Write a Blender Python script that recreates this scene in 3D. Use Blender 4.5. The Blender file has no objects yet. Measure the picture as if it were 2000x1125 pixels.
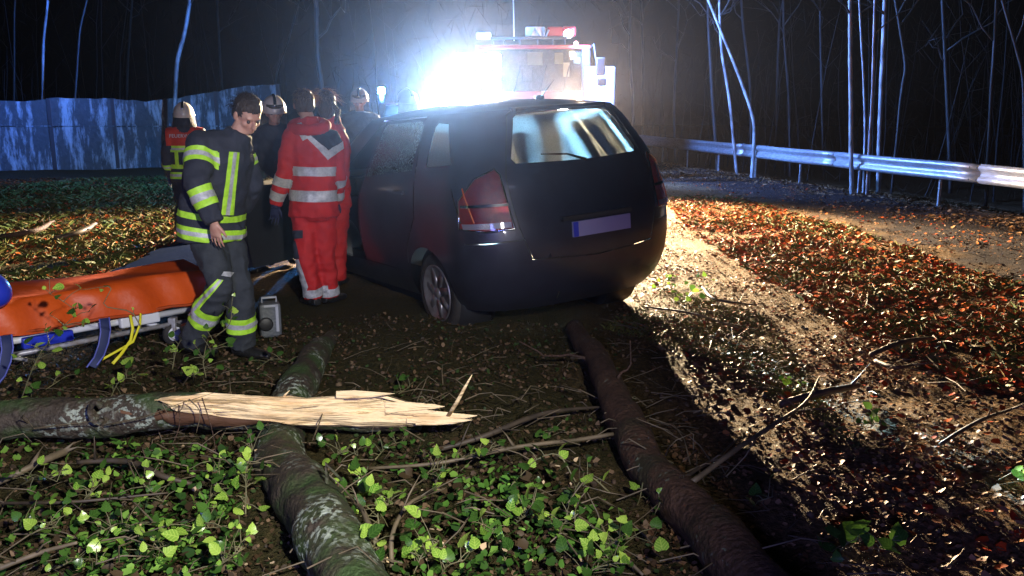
import bpy, bmesh, math, random
import numpy as np
from mathutils import Vector, Matrix
from mathutils.geometry import delaunay_2d_cdt
random.seed(7); RNG = np.random.default_rng(7)
scene = bpy.context.scene
COL = scene.collection

# ------------------------------------------------------------------ camera
FPX, HORIZON, EYE = 1700.0, 210.0, 1.63
PIT = math.atan((562.5 - HORIZON) / FPX)
cam_data = bpy.data.cameras.new('camera')
cam_data.sensor_width = 36.0
cam_data.lens = 36.0 * FPX / 2000.0
cam_data.clip_start = 0.05
cam_data.clip_end = 400
cam = bpy.data.objects.new('camera', cam_data)
COL.objects.link(cam)
cam.location = (0, 0, EYE)
cam.rotation_euler = (math.pi / 2 - PIT, 0, 0)
scene.camera = cam

# ------------------------------------------------------------------ world (night) and lights
world = bpy.data.worlds.new('World'); scene.world = world; world.use_nodes = True
wn = world.node_tree.nodes; wl = world.node_tree.links
bg = wn['Background']
sky = wn.new('ShaderNodeTexSky'); sky.sky_type = 'NISHITA'; sky.sun_disc = False
sky.sun_elevation = math.radians(-7.0); sky.sun_rotation = math.radians(190)
wl.new(sky.outputs[0], bg.inputs[0]); bg.inputs[1].default_value = 0.14

scene.view_settings.view_transform = 'Standard'; scene.view_settings.look = 'None'
scene.view_settings.gamma = 1; scene.view_settings.exposure = 0.22
scene.view_settings.use_curve_mapping = False
scene.render.engine = 'CYCLES'
cy = scene.cycles
cy.use_denoising = True
cy.max_bounces = 8; cy.diffuse_bounces = 2; cy.glossy_bounces = 3; cy.transmission_bounces = 4
cy.transparent_max_bounces = 12; cy.volume_bounces = 0
cy.sample_clamp_indirect = 3.0
cy.volume_step_rate = 4.0

FLOOD_W = 30000.0       # flood lamp behind the car (watts)
STROBE_W = 220000.0
ADDED_LAMP_W = 50000.0  # power of the lamp added on the engine's front
BEACON_W = 14000.0
ENGINE_BLUE_W = 4800.0
FLASH_W = 1150.0
HAZE_DENSITY = 0.00013
HAZE_G = 0.91

def add_light(name, kind, loc, energy, color, radius=0.05, aim=None, angle=None, blend=0.3, parent=None):
    d = bpy.data.lights.new(name, kind); d.energy = energy; d.color = color
    d.shadow_soft_size = radius
    o = bpy.data.objects.new(name, d); COL.objects.link(o); o.location = loc
    if aim is not None:
        o.rotation_euler = (Vector(aim) - Vector(loc)).to_track_quat('-Z', 'Y').to_euler()
    if angle: d.spot_size = math.radians(angle); d.spot_blend = blend
    return o

# the photographer's flash, held up and to the right of the camera
add_light('camera_flash', 'SPOT', (0.75, -0.15, 2.35), FLASH_W, (1.0, 0.97, 0.93), 0.06, aim=(-1.5, 4.4, 0.2), angle=58, blend=0.95)

# blue light added behind the camera to put a sheen on the car paint
add_light('added_sheen_light', 'POINT', (-1.2, -3.0, 2.3), 560, (.22, .26, 1.0), .5)

# ------------------------------------------------------------------ projection helpers (pixels of the photograph -> points in the place)
CP, SP = math.cos(PIT), math.sin(PIT)
def ray(px, py):
    u = (px - 1000) / FPX; v = -(py - 562.5) / FPX
    return np.array([u, CP + v * SP, -SP + v * CP])
def P(px, py, Y):
    r = ray(px, py); t = Y / r[1]
    return Vector((r[0] * t, r[1] * t, EYE + r[2] * t))
def G(px, py, z=0.0):
    r = ray(px, py); t = (z - EYE) / r[2]
    return Vector((r[0] * t, r[1] * t, z))

# ------------------------------------------------------------------ noise
def _hash(ix, iy, iz):
    n = (ix * 374761393 + iy * 668265263 + iz * 1274126177) & 0x7fffffff
    n = ((n ^ (n >> 13)) * 1274126177) & 0x7fffffff
    return ((n ^ (n >> 16)) & 0xffff) / 65535.0
def vnoise(p):
    p = np.asarray(p, float); i = np.floor(p).astype(np.int64); f = p - i; f = f * f * (3 - 2 * f)
    r = 0
    for dx in (0, 1):
        for dy in (0, 1):
            for dz in (0, 1):
                w = (f[:, 0] if dx else 1 - f[:, 0]) * (f[:, 1] if dy else 1 - f[:, 1]) * (f[:, 2] if dz else 1 - f[:, 2])
                r = r + w * _hash(i[:, 0] + dx, i[:, 1] + dy, i[:, 2] + dz)
    return r * 2 - 1
def fbm(p, oct=4):
    p = np.asarray(p, float); a = 1; s = 0
    for k in range(oct):
        s = s + a * vnoise(p * (2 ** k) + k * 17.3); a *= 0.5
    return s

# ------------------------------------------------------------------ object helpers
def tag(o, label=None, cat=None, group=None, kind=None):
    if label: o['label'] = label
    if cat: o['category'] = cat
    if group: o['group'] = group
    if kind: o['kind'] = kind
    return o
def origin_of(o):
    v = Vector((0, 0, 0))
    while o is not None: v = v + o.location; o = o.parent
    return v
def thing(name, loc, label, cat, group=None):
    o = bpy.data.objects.new(name, None); COL.objects.link(o); o.location = loc
    o.empty_display_size = 0.1
    return tag(o, label, cat, group)
def mk(name, V, F, mat, parent=None, smooth=True, loc=None):
    """one mesh object; V are world coordinates"""
    V = np.array([tuple(v) for v in V], float) if not isinstance(V, np.ndarray) else V
    org = origin_of(parent) if parent else Vector(loc if loc is not None else (0, 0, 0))
    me = bpy.data.meshes.new(name)
    me.from_pydata((V - np.array(org)).tolist(), [], [list(f) for f in F])
    if mat: me.materials.append(mat)
    if smooth: me.polygons.foreach_set('use_smooth', [True] * len(me.polygons))
    me.update()
    o = bpy.data.objects.new(name, me); COL.objects.link(o)
    if parent: o.parent = parent
    elif loc is not None: o.location = loc
    return o
def fast_mesh(name, V, F, mat, tint=None, parent=None, smooth=False):
    """numpy arrays; F is (n,3) or (n,4)"""
    me = bpy.data.meshes.new(name); n, k = F.shape
    me.vertices.add(len(V)); me.vertices.foreach_set('co', np.ascontiguousarray(V, dtype=np.float32).ravel())
    me.loops.add(n * k); me.loops.foreach_set('vertex_index', F.astype(np.int32).ravel())
    me.polygons.add(n); me.polygons.foreach_set('loop_start', np.arange(0, n * k, k, dtype=np.int32))
    me.polygons.foreach_set('loop_total', np.full(n, k, dtype=np.int32))
    if smooth: me.polygons.foreach_set('use_smooth', np.ones(n, dtype=bool))
    me.update(calc_edges=True)
    if tint is not None:
        a = me.color_attributes.new('tint', 'FLOAT_COLOR', 'POINT')
        c = np.ones((len(V), 4), np.float32); c[:, :3] = tint; a.data.foreach_set('color', c.ravel())
    if mat: me.materials.append(mat)
    o = bpy.data.objects.new(name, me); COL.objects.link(o)
    if parent: o.parent = parent
    return o

class MB:
    def __init__(s): s.V = []; s.F = []
    def add(s, V, F):
        b = len(s.V); s.V += [tuple(v) for v in V]; s.F += [tuple(i + b for i in f) for f in F]; return s
    def box(s, c, d, M=None, taper=1.0):
        V = []
        for z in (-1, 1):
            k = taper if z > 0 else 1
            for x, y in ((-1, -1), (1, -1), (1, 1), (-1, 1)):
                v = Vector((x * d[0] / 2 * k, y * d[1] / 2 * k, z * d[2] / 2))
                if M: v = M @ v
                V.append(v + Vector(c))
        return s.add(V, [(3, 2, 1, 0), (4, 5, 6, 7), (0, 1, 5, 4), (1, 2, 6, 5), (2, 3, 7, 6), (3, 0, 4, 7)])
    def tube(s, pts, rad, seg=8, rough=0.0, cap=True):
        pts = [Vector(p) for p in pts]; n = len(pts)
        if not hasattr(rad, '__len__'): rad = [rad] * n
        V = []; F = []; up = Vector((0, 0, 1)); prev = None
        for i, p in enumerate(pts):
            t = (pts[min(i + 1, n - 1)] - pts[max(i - 1, 0)]).normalized()
            if prev is None:
                a = t.cross(up); a = a if a.length > 0.1 else t.cross(Vector((1, 0, 0)))
            else: a = prev - t * prev.dot(t)
            a.normalize(); prev = a; b = t.cross(a)
            for j in range(seg):
                th = 2 * math.pi * j / seg
                r = rad[i] * (1 + rough * (random.random() - 0.5))
                V.append(p + (a * math.cos(th) + b * math.sin(th)) * r)
        for i in range(n - 1):
            for j in range(seg):
                F.append((i * seg + j, i * seg + (j + 1) % seg, (i + 1) * seg + (j + 1) % seg, (i + 1) * seg + j))
        if cap:
            F.append(tuple(range(seg))[::-1]); F.append(tuple((n - 1) * seg + j for j in range(seg)))
        return s.add(V, F)
    def lathe(s, c, prof, axis=(0, 0, 1), seg=20):
        axis = Vector(axis).normalized(); a = axis.orthogonal().normalized(); b = axis.cross(a); c = Vector(c)
        V = []; F = []; n = len(prof)
        for r, h in prof:
            for j in range(seg):
                th = 2 * math.pi * j / seg
                V.append(c + axis * h + (a * math.cos(th) + b * math.sin(th)) * max(r, 1e-4))
        for i in range(n - 1):
            for j in range(seg):
                F.append((i * seg + j, i * seg + (j + 1) % seg, (i + 1) * seg + (j + 1) % seg, (i + 1) * seg + j))
        F.append(tuple(range(seg))[::-1]); F.append(tuple((n - 1) * seg + j for j in range(seg)))
        return s.add(V, F)
    def ell(s, c, r, M=None, seg=14, rings=9):
        V = []; F = []
        for i in range(rings + 1):
            ph = math.pi * i / rings
            for j in range(seg):
                th = 2 * math.pi * j / seg
                v = Vector((r[0] * math.sin(ph) * math.cos(th), r[1] * math.sin(ph) * math.sin(th), r[2] * math.cos(ph)))
                V.append((M @ v if M else v) + Vector(c))
        for i in range(rings):
            for j in range(seg):
                F.append((i * seg + j, (i + 1) * seg + j, (i + 1) * seg + (j + 1) % seg, i * seg + (j + 1) % seg))
        return s.add(V, F)
    def loft(s, cs, rs, side, seg=16):
        cs = [Vector(c) for c in cs]; n = len(cs); V = []; F = []
        for i, c in enumerate(cs):
            t = (cs[min(i + 1, n - 1)] - cs[max(i - 1, 0)]).normalized()
            a = side[i] if isinstance(side, list) else side
            a = Vector(a) - t * Vector(a).dot(t); a.normalize(); b = t.cross(a)
            r = rs[i] if hasattr(rs[i], '__len__') else (rs[i], rs[i])
            for j in range(seg):
                th = 2 * math.pi * j / seg
                V.append(c + a * math.cos(th) * r[0] + b * math.sin(th) * r[1])
        for i in range(n - 1):
            for j in range(seg):
                F.append((i * seg + j, i * seg + (j + 1) % seg, (i + 1) * seg + (j + 1) % seg, (i + 1) * seg + j))
        F.append(tuple(range(seg))[::-1]); F.append(tuple((n - 1) * seg + j for j in range(seg)))
        return s.add(V, F)
    def build(s, name, mat, parent=None, smooth=True, loc=None, bevel=0.0):
        o = mk(name, s.V, s.F, mat, parent, smooth, loc)
        if bevel:
            m = o.modifiers.new('b', 'BEVEL'); m.width = bevel; m.segments = 2; m.limit_method = 'ANGLE'
            m.angle_limit = math.radians(40)
            for p in o.data.polygons: p.use_smooth = False
        return o

def remesh(mb, voxel, smooth=4, fold=0.0, fscale=7.0, seed=0.0):
    """union of overlapping closed shapes as one continuous surface -> (V, F)"""
    me = bpy.data.meshes.new('t'); me.from_pydata(mb.V, [], mb.F); me.update()
    o = bpy.data.objects.new('t', me); COL.objects.link(o)
    m = o.modifiers.new('r', 'REMESH'); m.mode = 'VOXEL'; m.voxel_size = voxel; m.use_smooth_shade = True
    if smooth:
        k = o.modifiers.new('s', 'SMOOTH'); k.iterations = smooth; k.factor = 0.5
    dg = bpy.context.evaluated_depsgraph_get(); e = o.evaluated_get(dg)
    em = e.to_mesh()
    V = np.empty(len(em.vertices) * 3, np.float32); em.vertices.foreach_get('co', V); V = V.reshape(-1, 3).astype(float)
    N = np.empty(len(em.vertices) * 3, np.float32); em.vertices.foreach_get('normal', N); N = N.reshape(-1, 3)
    F = [tuple(p.vertices) for p in em.polygons]
    e.to_mesh_clear(); bpy.data.objects.remove(o); bpy.data.meshes.remove(me)
    if fold:
        q = V * np.array([fscale, fscale, fscale * 1.6]) + seed
        d = fbm(q, 3); q2 = V * fscale * 2.3 + 40 + seed
        d = d + 0.6 * (1 - 2 * np.abs(vnoise(q2)))
        V = V + N * (d * fold)[:, None]
    return V, F

def band(name, V, F, planes, keep, offset, mat, parent):
    """strip of cloth lying on a garment: cut the garment's surface by planes, keep a part, lift it"""
    bm = bmesh.new()
    vs = [bm.verts.new(v) for v in V]
    for f in F:
        try: bm.faces.new([vs[i] for i in f])
        except ValueError: pass
    bm.normal_update()
    if keep:
        dead = [f for f in bm.faces if not keep(f.calc_center_median(), f.normal)]
        bmesh.ops.delete(bm, geom=dead, context='FACES')
    for co, no in planes:
        if not bm.faces: break
        bmesh.ops.bisect_plane(bm, geom=bm.verts[:] + bm.edges[:] + bm.faces[:], plane_co=co, plane_no=no, clear_inner=True, dist=1e-5)
    bm.normal_update()
    for v in bm.verts: v.co = v.co + v.normal * offset
    org = origin_of(parent)
    for v in bm.verts: v.co -= org
    bm.verts.index_update()
    if not bm.faces: bm.free(); return None
    # every separate length of the strip becomes a piece of its own; crumbs are dropped
    bm.verts.ensure_lookup_table(); seen = set(); isl = []
    for v in bm.verts:
        if v.index in seen: continue
        st = [v]; grp = []; seen.add(v.index)
        while st:
            q = st.pop(); grp.append(q.index)
            for e in q.link_edges:
                w = e.other_vert(q)
                if w.index not in seen: seen.add(w.index); st.append(w)
        isl.append(grp)
    big = max(len(g_) for g_ in isl); o = None
    for grp in isl:
        if len(grp) < .18 * big: continue
        ix = {i: k for k, i in enumerate(grp)}; me = bpy.data.meshes.new(name)
        me.from_pydata([tuple(bm.verts[i].co) for i in grp], [], [[ix[v.index] for v in f.verts] for f in bm.faces if f.verts[0].index in ix])
        me.materials.append(mat); me.polygons.foreach_set('use_smooth', [True] * len(me.polygons)); me.update()
        o = bpy.data.objects.new(name, me); COL.objects.link(o); o.parent = parent
    bm.free()
    return o
def slab(a, b, t0, t1):
    """two planes across the line a-b at parameters t0, t1"""
    a = Vector(a); b = Vector(b); d = (b - a)
    return [(a + d * t0, d.normalized()), (a + d * t1, -d.normalized())]
def line_planes(poly):
    """planes through the eye along each side of a convex outline seen by it (used to lay cloth strips)"""
    out = []; c = np.mean(np.array(poly, float), axis=0); rc = Vector(ray(*c))
    for i in range(len(poly)):
        n = Vector(ray(*poly[i])).cross(Vector(ray(*poly[(i + 1) % len(poly)]))).normalized()
        if n.dot(rc) < 0: n = -n
        out.append((Vector((0, 0, EYE)), n))
    return out

# ------------------------------------------------------------------ materials
def mat_base(name):
    m = bpy.data.materials.new(name); m.use_nodes = True
    return m, m.node_tree.nodes, m.node_tree.links, m.node_tree.nodes['Principled BSDF']
def pbr(name, col, rough=0.6, metal=0.0, col2=None, scale=8.0, bump=0.0, bscale=40.0, coat=0.0, rvar=0.0, detail=5, lo=0.35, hi=0.65, spec=0.5, stretch=None):
    m, N, L, b = mat_base(name)
    b.inputs['Base Color'].default_value = (*col, 1); b.inputs['Roughness'].default_value = rough
    b.inputs['Metallic'].default_value = metal; b.inputs['Specular IOR Level'].default_value = spec
    if coat: b.inputs['Coat Weight'].default_value = coat; b.inputs['Coat Roughness'].default_value = 0.06
    tc = N.new('ShaderNodeTexCoord'); src = tc.outputs['Object']
    if stretch:
        mp = N.new('ShaderNodeMapping'); mp.inputs['Scale'].default_value = stretch; L.new(src, mp.inputs[0]); src = mp.outputs[0]
    if col2 is not None:
        n = N.new('ShaderNodeTexNoise'); n.inputs['Scale'].default_value = scale; n.inputs['Detail'].default_value = detail
        L.new(src, n.inputs['Vector'])
        r = N.new('ShaderNodeMapRange'); r.inputs[1].default_value = lo; r.inputs[2].default_value = hi; L.new(n.outputs[0], r.inputs[0])
        x = N.new('ShaderNodeMix'); x.data_type = 'RGBA'; x.inputs[6].default_value = (*col, 1); x.inputs[7].default_value = (*col2, 1)
        L.new(r.outputs[0], x.inputs[0]); L.new(x.outputs[2], b.inputs['Base Color'])
        if rvar:
            q = N.new('ShaderNodeMapRange'); q.inputs[3].default_value = rough; q.inputs[4].default_value = rough + rvar
            L.new(n.outputs[0], q.inputs[0]); L.new(q.outputs[0], b.inputs['Roughness'])
    if bump:
        n2 = N.new('ShaderNodeTexNoise'); n2.inputs['Scale'].default_value = bscale; n2.inputs['Detail'].default_value = 4
        L.new(src, n2.inputs['Vector'])
        bp = N.new('ShaderNodeBump'); bp.inputs['Strength'].default_value = bump; bp.inputs['Distance'].default_value = 0.02
        L.new(n2.outputs[0], bp.inputs['Height']); L.new(bp.outputs[0], b.inputs['Normal'])
    return m
def emit(name, col, s):
    m, N, L, b = mat_base(name)
    b.inputs['Base Color'].default_value = (*col, 1); b.inputs['Emission Color'].default_value = (*col, 1)
    b.inputs['Emission Strength'].default_value = s
    return m
def tinted(name, rough=0.45, trans=0.0, bump=0.0, spec=0.5):
    m, N, L, b = mat_base(name)
    a = N.new('ShaderNodeAttribute'); a.attribute_name = 'tint'; L.new(a.outputs['Color'], b.inputs['Base Color'])
    b.inputs['Roughness'].default_value = rough; b.inputs['Specular IOR Level'].default_value = spec
    if trans:
        t = N.new('ShaderNodeBsdfTranslucent'); L.new(a.outputs['Color'], t.inputs[0])
        mx = N.new('ShaderNodeMixShader'); mx.inputs[0].default_value = trans
        out = N['Material Output']; L.new(b.outputs[0], mx.inputs[1]); L.new(t.outputs[0], mx.inputs[2]); L.new(mx.outputs[0], out.inputs[0])
    return m
def glass_mat(name, col, frost, drops=90.0, rough=0.05, lo=0.45, hi=0.62, scat_col=(0.9, 0.95, 1.0), base=0.12, fwd=0.0):
    """wet pane: clear between the drops, scattering light where drops and mist sit on it"""
    m, N, L, b = mat_base(name)
    tr = N.new('ShaderNodeBsdfTransparent'); tr.inputs[0].default_value = (*col, 1)
    b.inputs['Base Color'].default_value = (0.02, 0.02, 0.02, 1); b.inputs['Roughness'].default_value = rough
    tl = N.new('ShaderNodeBsdfTranslucent'); tl.inputs[0].default_value = (*scat_col, 1)
    tc = N.new('ShaderNodeTexCoord')
    v = N.new('ShaderNodeTexNoise'); v.inputs['Scale'].default_value = drops; v.inputs['Detail'].default_value = 3; L.new(tc.outputs['Object'], v.inputs['Vector'])
    r = N.new('ShaderNodeMapRange'); r.inputs[1].default_value = lo; r.inputs[2].default_value = hi
    r.inputs[3].default_value = base; r.inputs[4].default_value = frost
    L.new(v.outputs[0], r.inputs[0])
    mx = N.new('ShaderNodeMixShader'); L.new(r.outputs[0], mx.inputs[0]); L.new(tr.outputs[0], mx.inputs[1]); L.new(tl.outputs[0], mx.inputs[2])
    fr = N.new('ShaderNodeFresnel'); fr.inputs[0].default_value = 1.45
    if fwd:      # drops bend light on its way through: a broad forward lobe beside the diffuse part
        rf = N.new('ShaderNodeBsdfRefraction'); rf.inputs['IOR'].default_value = 1.2; rf.inputs['Roughness'].default_value = .6; rf.inputs['Color'].default_value = (*scat_col, 1)
        mf = N.new('ShaderNodeMixShader'); mf.inputs[0].default_value = fwd; L.new(tl.outputs[0], mf.inputs[1]); L.new(rf.outputs[0], mf.inputs[2]); L.new(mf.outputs[0], mx.inputs[2])
    m2 = N.new('ShaderNodeMixShader'); L.new(fr.outputs[0], m2.inputs[0]); L.new(mx.outputs[0], m2.inputs[1])
    gl = N.new('ShaderNodeBsdfGlossy'); gl.inputs['Roughness'].default_value = rough; gl.inputs['Color'].default_value = (.8, .8, .8, 1)
    L.new(gl.outputs[0], m2.inputs[2]); L.new(m2.outputs[0], N['Material Output'].inputs[0])
    bp = N.new('ShaderNodeBump'); bp.inputs['Strength'].default_value = 0.3; bp.inputs['Distance'].default_value = 0.004
    L.new(v.outputs[0], bp.inputs['Height']); L.new(bp.outputs[0], gl.inputs['Normal'])
    return m

M = {}
M['paint'] = pbr('car_paint_anthracite', (0.034, 0.034, 0.052), 0.30, 0.45, col2=(0.026, 0.026, 0.040), scale=3, bump=0.05, bscale=260, coat=0.35, rvar=0.15)
M['black_plastic'] = pbr('black_plastic', (0.015, 0.015, 0.016), 0.5, bump=0.1, bscale=200)
M['rubber'] = pbr('rubber', (0.012, 0.012, 0.012), 0.8, col2=(0.03, 0.025, 0.02), scale=20)
M['alloy'] = pbr('alloy', (0.42, 0.42, 0.43), 0.35, 0.8, col2=(0.25, 0.22, 0.2), scale=12)
M['seat'] = pbr('seat_fabric', (0.02, 0.02, 0.025), 0.9, bump=0.2, bscale=300)
M['glass_rear'] = glass_mat('wet_rear_glass', (0.85, 0.92, 1.0), 1.0, 120, base=0.85, lo=0.35, hi=0.6, scat_col=(0.80, 0.92, 1.0), fwd=.65)
M['glass_side'] = glass_mat('wet_side_glass', (0.6, 0.65, 0.65), 0.5, 70, lo=0.5, hi=0.66, scat_col=(0.9, 0.93, 0.85), base=0.08, fwd=.5)
M['glass_crazed'] = glass_mat('crazed_door_glass', (0.5, 0.55, 0.7), 0.95, 45, lo=0.50, hi=0.58, base=0.25, scat_col=(.55, .6, .9), fwd=.3)
M['glass_broken'] = glass_mat('shattered_glass', (0.9, 0.92, 0.95), 0.30, 60, lo=0.52, hi=0.6, base=0.03)
M['lamp_red'] = pbr('tail_lamp_red', (0.13, 0.008, 0.012), 0.12, col2=(0.05, 0.006, 0.015), scale=30, bump=0.3, bscale=90, coat=0.7)
def add_trans(m, col, f):
    N, L = m.node_tree.nodes, m.node_tree.links; t = N.new('ShaderNodeBsdfTranslucent'); t.inputs[0].default_value = (*col, 1); x = N.new('ShaderNodeMixShader'); x.inputs[0].default_value = f
    L.new(N['Principled BSDF'].outputs[0], x.inputs[1]); L.new(t.outputs[0], x.inputs[2]); L.new(x.outputs[0], N['Material Output'].inputs[0])
add_trans(M['lamp_red'], (.8, .06, .05), .25)
M['lamp_clear'] = pbr('tail_lamp_clear', (0.20, 0.18, 0.22), 0.15, 0.2, bump=0.3, bscale=120, coat=0.8)
M['amber_glass'] = pbr('amber_glass', (.55, .10, .03), .15, coat=.6)
M['chrome'] = pbr('chrome', (0.6, 0.6, 0.62), 0.15, 1.0)
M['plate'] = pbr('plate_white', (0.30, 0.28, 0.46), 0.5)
M['blue_plastic'] = pbr('blue_plastic', (0.02, 0.04, 0.45), 0.3, coat=0.3)
M['navy'] = pbr('navy_cloth', (0.018, 0.021, 0.034), 0.85, col2=(0.027, 0.030, 0.044), scale=14, bump=0.35, bscale=160)
M['navy_trousers'] = pbr('navy_trousers', (0.022, 0.027, 0.034), 0.85, col2=(0.034, 0.040, 0.048), scale=14, bump=0.35, bscale=160)
M['red_cloth'] = pbr('red_cloth', (0.50, 0.014, 0.014), 0.75, col2=(0.40, 0.010, 0.012), scale=12, bump=0.3, bscale=150)
M['red_dark'] = pbr('orange_red_cloth', (0.50, 0.035, 0.01), 0.75, col2=(0.4, 0.025, 0.01), scale=12, bump=0.3, bscale=150)
M['silver'] = pbr('reflective_silver', (0.50, 0.51, 0.53), 0.45, 0.1, col2=(0.36, 0.37, 0.39), scale=60, bump=0.15, bscale=300)
M['hivis'] = pbr('hi_vis_yellow', (0.46, 0.82, 0.05), 0.5, col2=(0.36, 0.68, 0.04), scale=50, bump=0.15, bscale=300)
M['skin'] = pbr('skin', (0.52, 0.30, 0.22), 0.5, col2=(0.45, 0.22, 0.16), scale=30, bump=0.1, bscale=200)
M['hair_dark'] = pbr('hair_dark', (0.035, 0.022, 0.015), 0.5, bump=0.8, bscale=120, stretch=(1, 1, 0.2))
M['hair_fair'] = pbr('hair_fair', (0.06, 0.032, 0.015), 0.45, bump=0.8, bscale=120, stretch=(1, 1, 0.2))
M['boot'] = pbr('boot_leather', (0.012, 0.012, 0.012), 0.45, bump=0.3, bscale=60)
M['glove'] = pbr('glove_dark_blue', (0.012, 0.016, 0.06), 0.7, bump=0.3, bscale=100)
M['helmet'] = pbr('helmet_shell', (0.62, 0.56, 0.50), 0.28, col2=(0.5, 0.45, 0.42), scale=10, coat=0.5)
M['helmet_dark'] = pbr('helmet_dark', (0.03, 0.03, 0.04), 0.4, coat=0.3)
M['orange'] = pbr('orange_cover', (0.62, 0.085, 0.006), 0.5, col2=(0.52, 0.065, 0.005), scale=5, bump=0.4, bscale=9)
M['orange_dark'] = pbr('orange_edging', (0.35, 0.05, 0.006), 0.55)
M['frame_grey'] = pbr('stretcher_frame', (0.40, 0.41, 0.45), 0.4, 0.2, col2=(0.25, 0.22, 0.2), scale=25)
M['frame_white'] = pbr('stretcher_white', (0.62, 0.64, 0.68), 0.4)
M['strap_navy'] = pbr('strap_navy', (0.015, 0.025, 0.09), 0.7)
M['strap_blue'] = pbr('strap_edge', (0.10, 0.12, 0.42), 0.6)
M['strap_yellow'] = pbr('strap_yellow', (0.72, 0.66, 0.02), 0.6)
M['case'] = pbr('case_grey', (0.11, 0.12, 0.13), 0.45, col2=(0.07, 0.08, 0.09), scale=15, bump=0.2, bscale=60)
M['case_light'] = pbr('case_trim', (0.32, 0.34, 0.38), 0.4)
M['bark'] = None; M['zinc'] = pbr('galvanised_steel', (0.52, 0.53, 0.56), 0.42, 0.55, col2=(0.34, 0.34, 0.35), scale=9, bump=0.15, bscale=30, stretch=(1, 1, 4))
M['steel_dark'] = pbr('steel_dark', (0.12, 0.12, 0.13), 0.5, 0.6)
M['truck_red'] = pbr('fire_engine_red', (0.30, 0.012, 0.010), 0.4, coat=0.3)
M['white_paint'] = pbr('white_paint', (0.7, 0.68, 0.7), 0.4, coat=0.3)
M['truck_glass'] = pbr('truck_glass', (0.03, 0.03, 0.03), 0.1, col2=(0.10, 0.09, 0.07), scale=2.0)
M['curtain'] = pbr('cab_interior_cloth', (0.30, 0.29, 0.20), 0.8)
M['van_blue'] = pbr('van_paint', (0.08, 0.01, 0.012), 0.4, coat=0.3)
M['flood_glass'] = emit('flood_lamp_lens', (1.0, 0.97, 0.92), 60.0)
M['strobe_glass'] = emit('strobe_lens', (0.18, 0.62, 1.0), 30.0)
M['beacon_glass'] = emit('beacon_lens', (0.10, 0.50, 1.0), 60.0)
M['amber'] = emit('amber_marker', (1.0, 0.25, 0.1), 6.0)
M['eye'] = pbr('eye', (0.06, 0.045, 0.04), 0.4); M['lip'] = pbr('lip', (0.4, 0.16, 0.13), 0.5)
M['white_text'] = pbr('white_print', (0.42, 0.42, 0.44), 0.5)

def bark_mat(name, base, moss, lichen, moss_lo=0.45, moss_hi=0.62, lich_lo=0.60, scale=3.0):
    m, N, L, b = mat_base(name)
    tc = N.new('ShaderNodeTexCoord')
    def noise(sc, det=6, off=0):
        mp = N.new('ShaderNodeMapping'); mp.inputs['Location'].default_value = (off, off, off); L.new(tc.outputs['Object'], mp.inputs[0])
        n = N.new('ShaderNodeTexNoise'); n.inputs['Scale'].default_value = sc; n.inputs['Detail'].default_value = det; L.new(mp.outputs[0], n.inputs['Vector']); return n
    def ramp(n, lo, hi):
        r = N.new('ShaderNodeMapRange'); r.inputs[1].default_value = lo; r.inputs[2].default_value = hi; L.new(n.outputs[0], r.inputs[0]); return r
    def mix(f, a, c):
        x = N.new('ShaderNodeMix'); x.data_type = 'RGBA'; L.new(f.outputs[0], x.inputs[0])
        if isinstance(a, tuple): x.inputs[6].default_value = (*a, 1)
        else: L.new(a.outputs[2], x.inputs[6])
        x.inputs[7].default_value = (*c, 1); return x
    a = mix(ramp(noise(30), 0.35, 0.7), base, tuple(c * 2.2 for c in base))
    a = mix(ramp(noise(scale, 8, 3), moss_lo, moss_hi), a, moss)
    nl = noise(38, 4, 9); nb = noise(4.0, 2, 20)
    mu = N.new('ShaderNodeMath'); mu.operation = 'MULTIPLY'; L.new(ramp(nl, lich_lo - 0.06, lich_lo).outputs[0], mu.inputs[0]); L.new(ramp(nb, 0.52, 0.66).outputs[0], mu.inputs[1])
    a = mix(mu, a, lichen)
    L.new(a.outputs[2], b.inputs['Base Color']); b.inputs['Roughness'].default_value = 0.7
    n2 = noise(45, 6); bp = N.new('ShaderNodeBump'); bp.inputs['Strength'].default_value = 0.9; bp.inputs['Distance'].default_value = 0.02
    L.new(n2.outputs[0], bp.inputs['Height']); L.new(bp.outputs[0], b.inputs['Normal'])
    return m
M['bark_moss'] = bark_mat('mossy_bark', (0.030, 0.022, 0.014), (0.035, 0.065, 0.015), (0.30, 0.34, 0.27), scale=5.5, lich_lo=0.57)
M['bark'] = bark_mat('brown_bark', (0.050, 0.032, 0.018), (0.035, 0.050, 0.018), (0.18, 0.22, 0.17), moss_lo=0.5, moss_hi=0.66, lich_lo=0.66)
M['bark_rust'] = bark_mat('rusty_bark', (0.040, 0.020, 0.011), (0.025, 0.032, 0.012), (0.14, 0.17, 0.12), moss_lo=0.55, moss_hi=0.7, lich_lo=0.68)
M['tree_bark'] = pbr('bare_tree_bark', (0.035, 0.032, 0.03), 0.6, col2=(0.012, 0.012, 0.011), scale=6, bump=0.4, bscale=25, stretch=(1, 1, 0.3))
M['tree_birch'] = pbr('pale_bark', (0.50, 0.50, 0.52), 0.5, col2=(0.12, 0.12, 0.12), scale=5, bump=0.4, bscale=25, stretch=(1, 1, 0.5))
M['twig'] = pbr('twig', (0.035, 0.026, 0.018), 0.6, col2=(0.07, 0.05, 0.03), scale=12)
M['twig_pale'] = pbr('twig_pale', (0.16, 0.12, 0.07), 0.6, col2=(0.07, 0.055, 0.03), scale=12)
M['stem'] = pbr('ivy_stem', (0.16, 0.14, 0.06), 0.6, col2=(0.09, 0.09, 0.04), scale=15)
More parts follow.
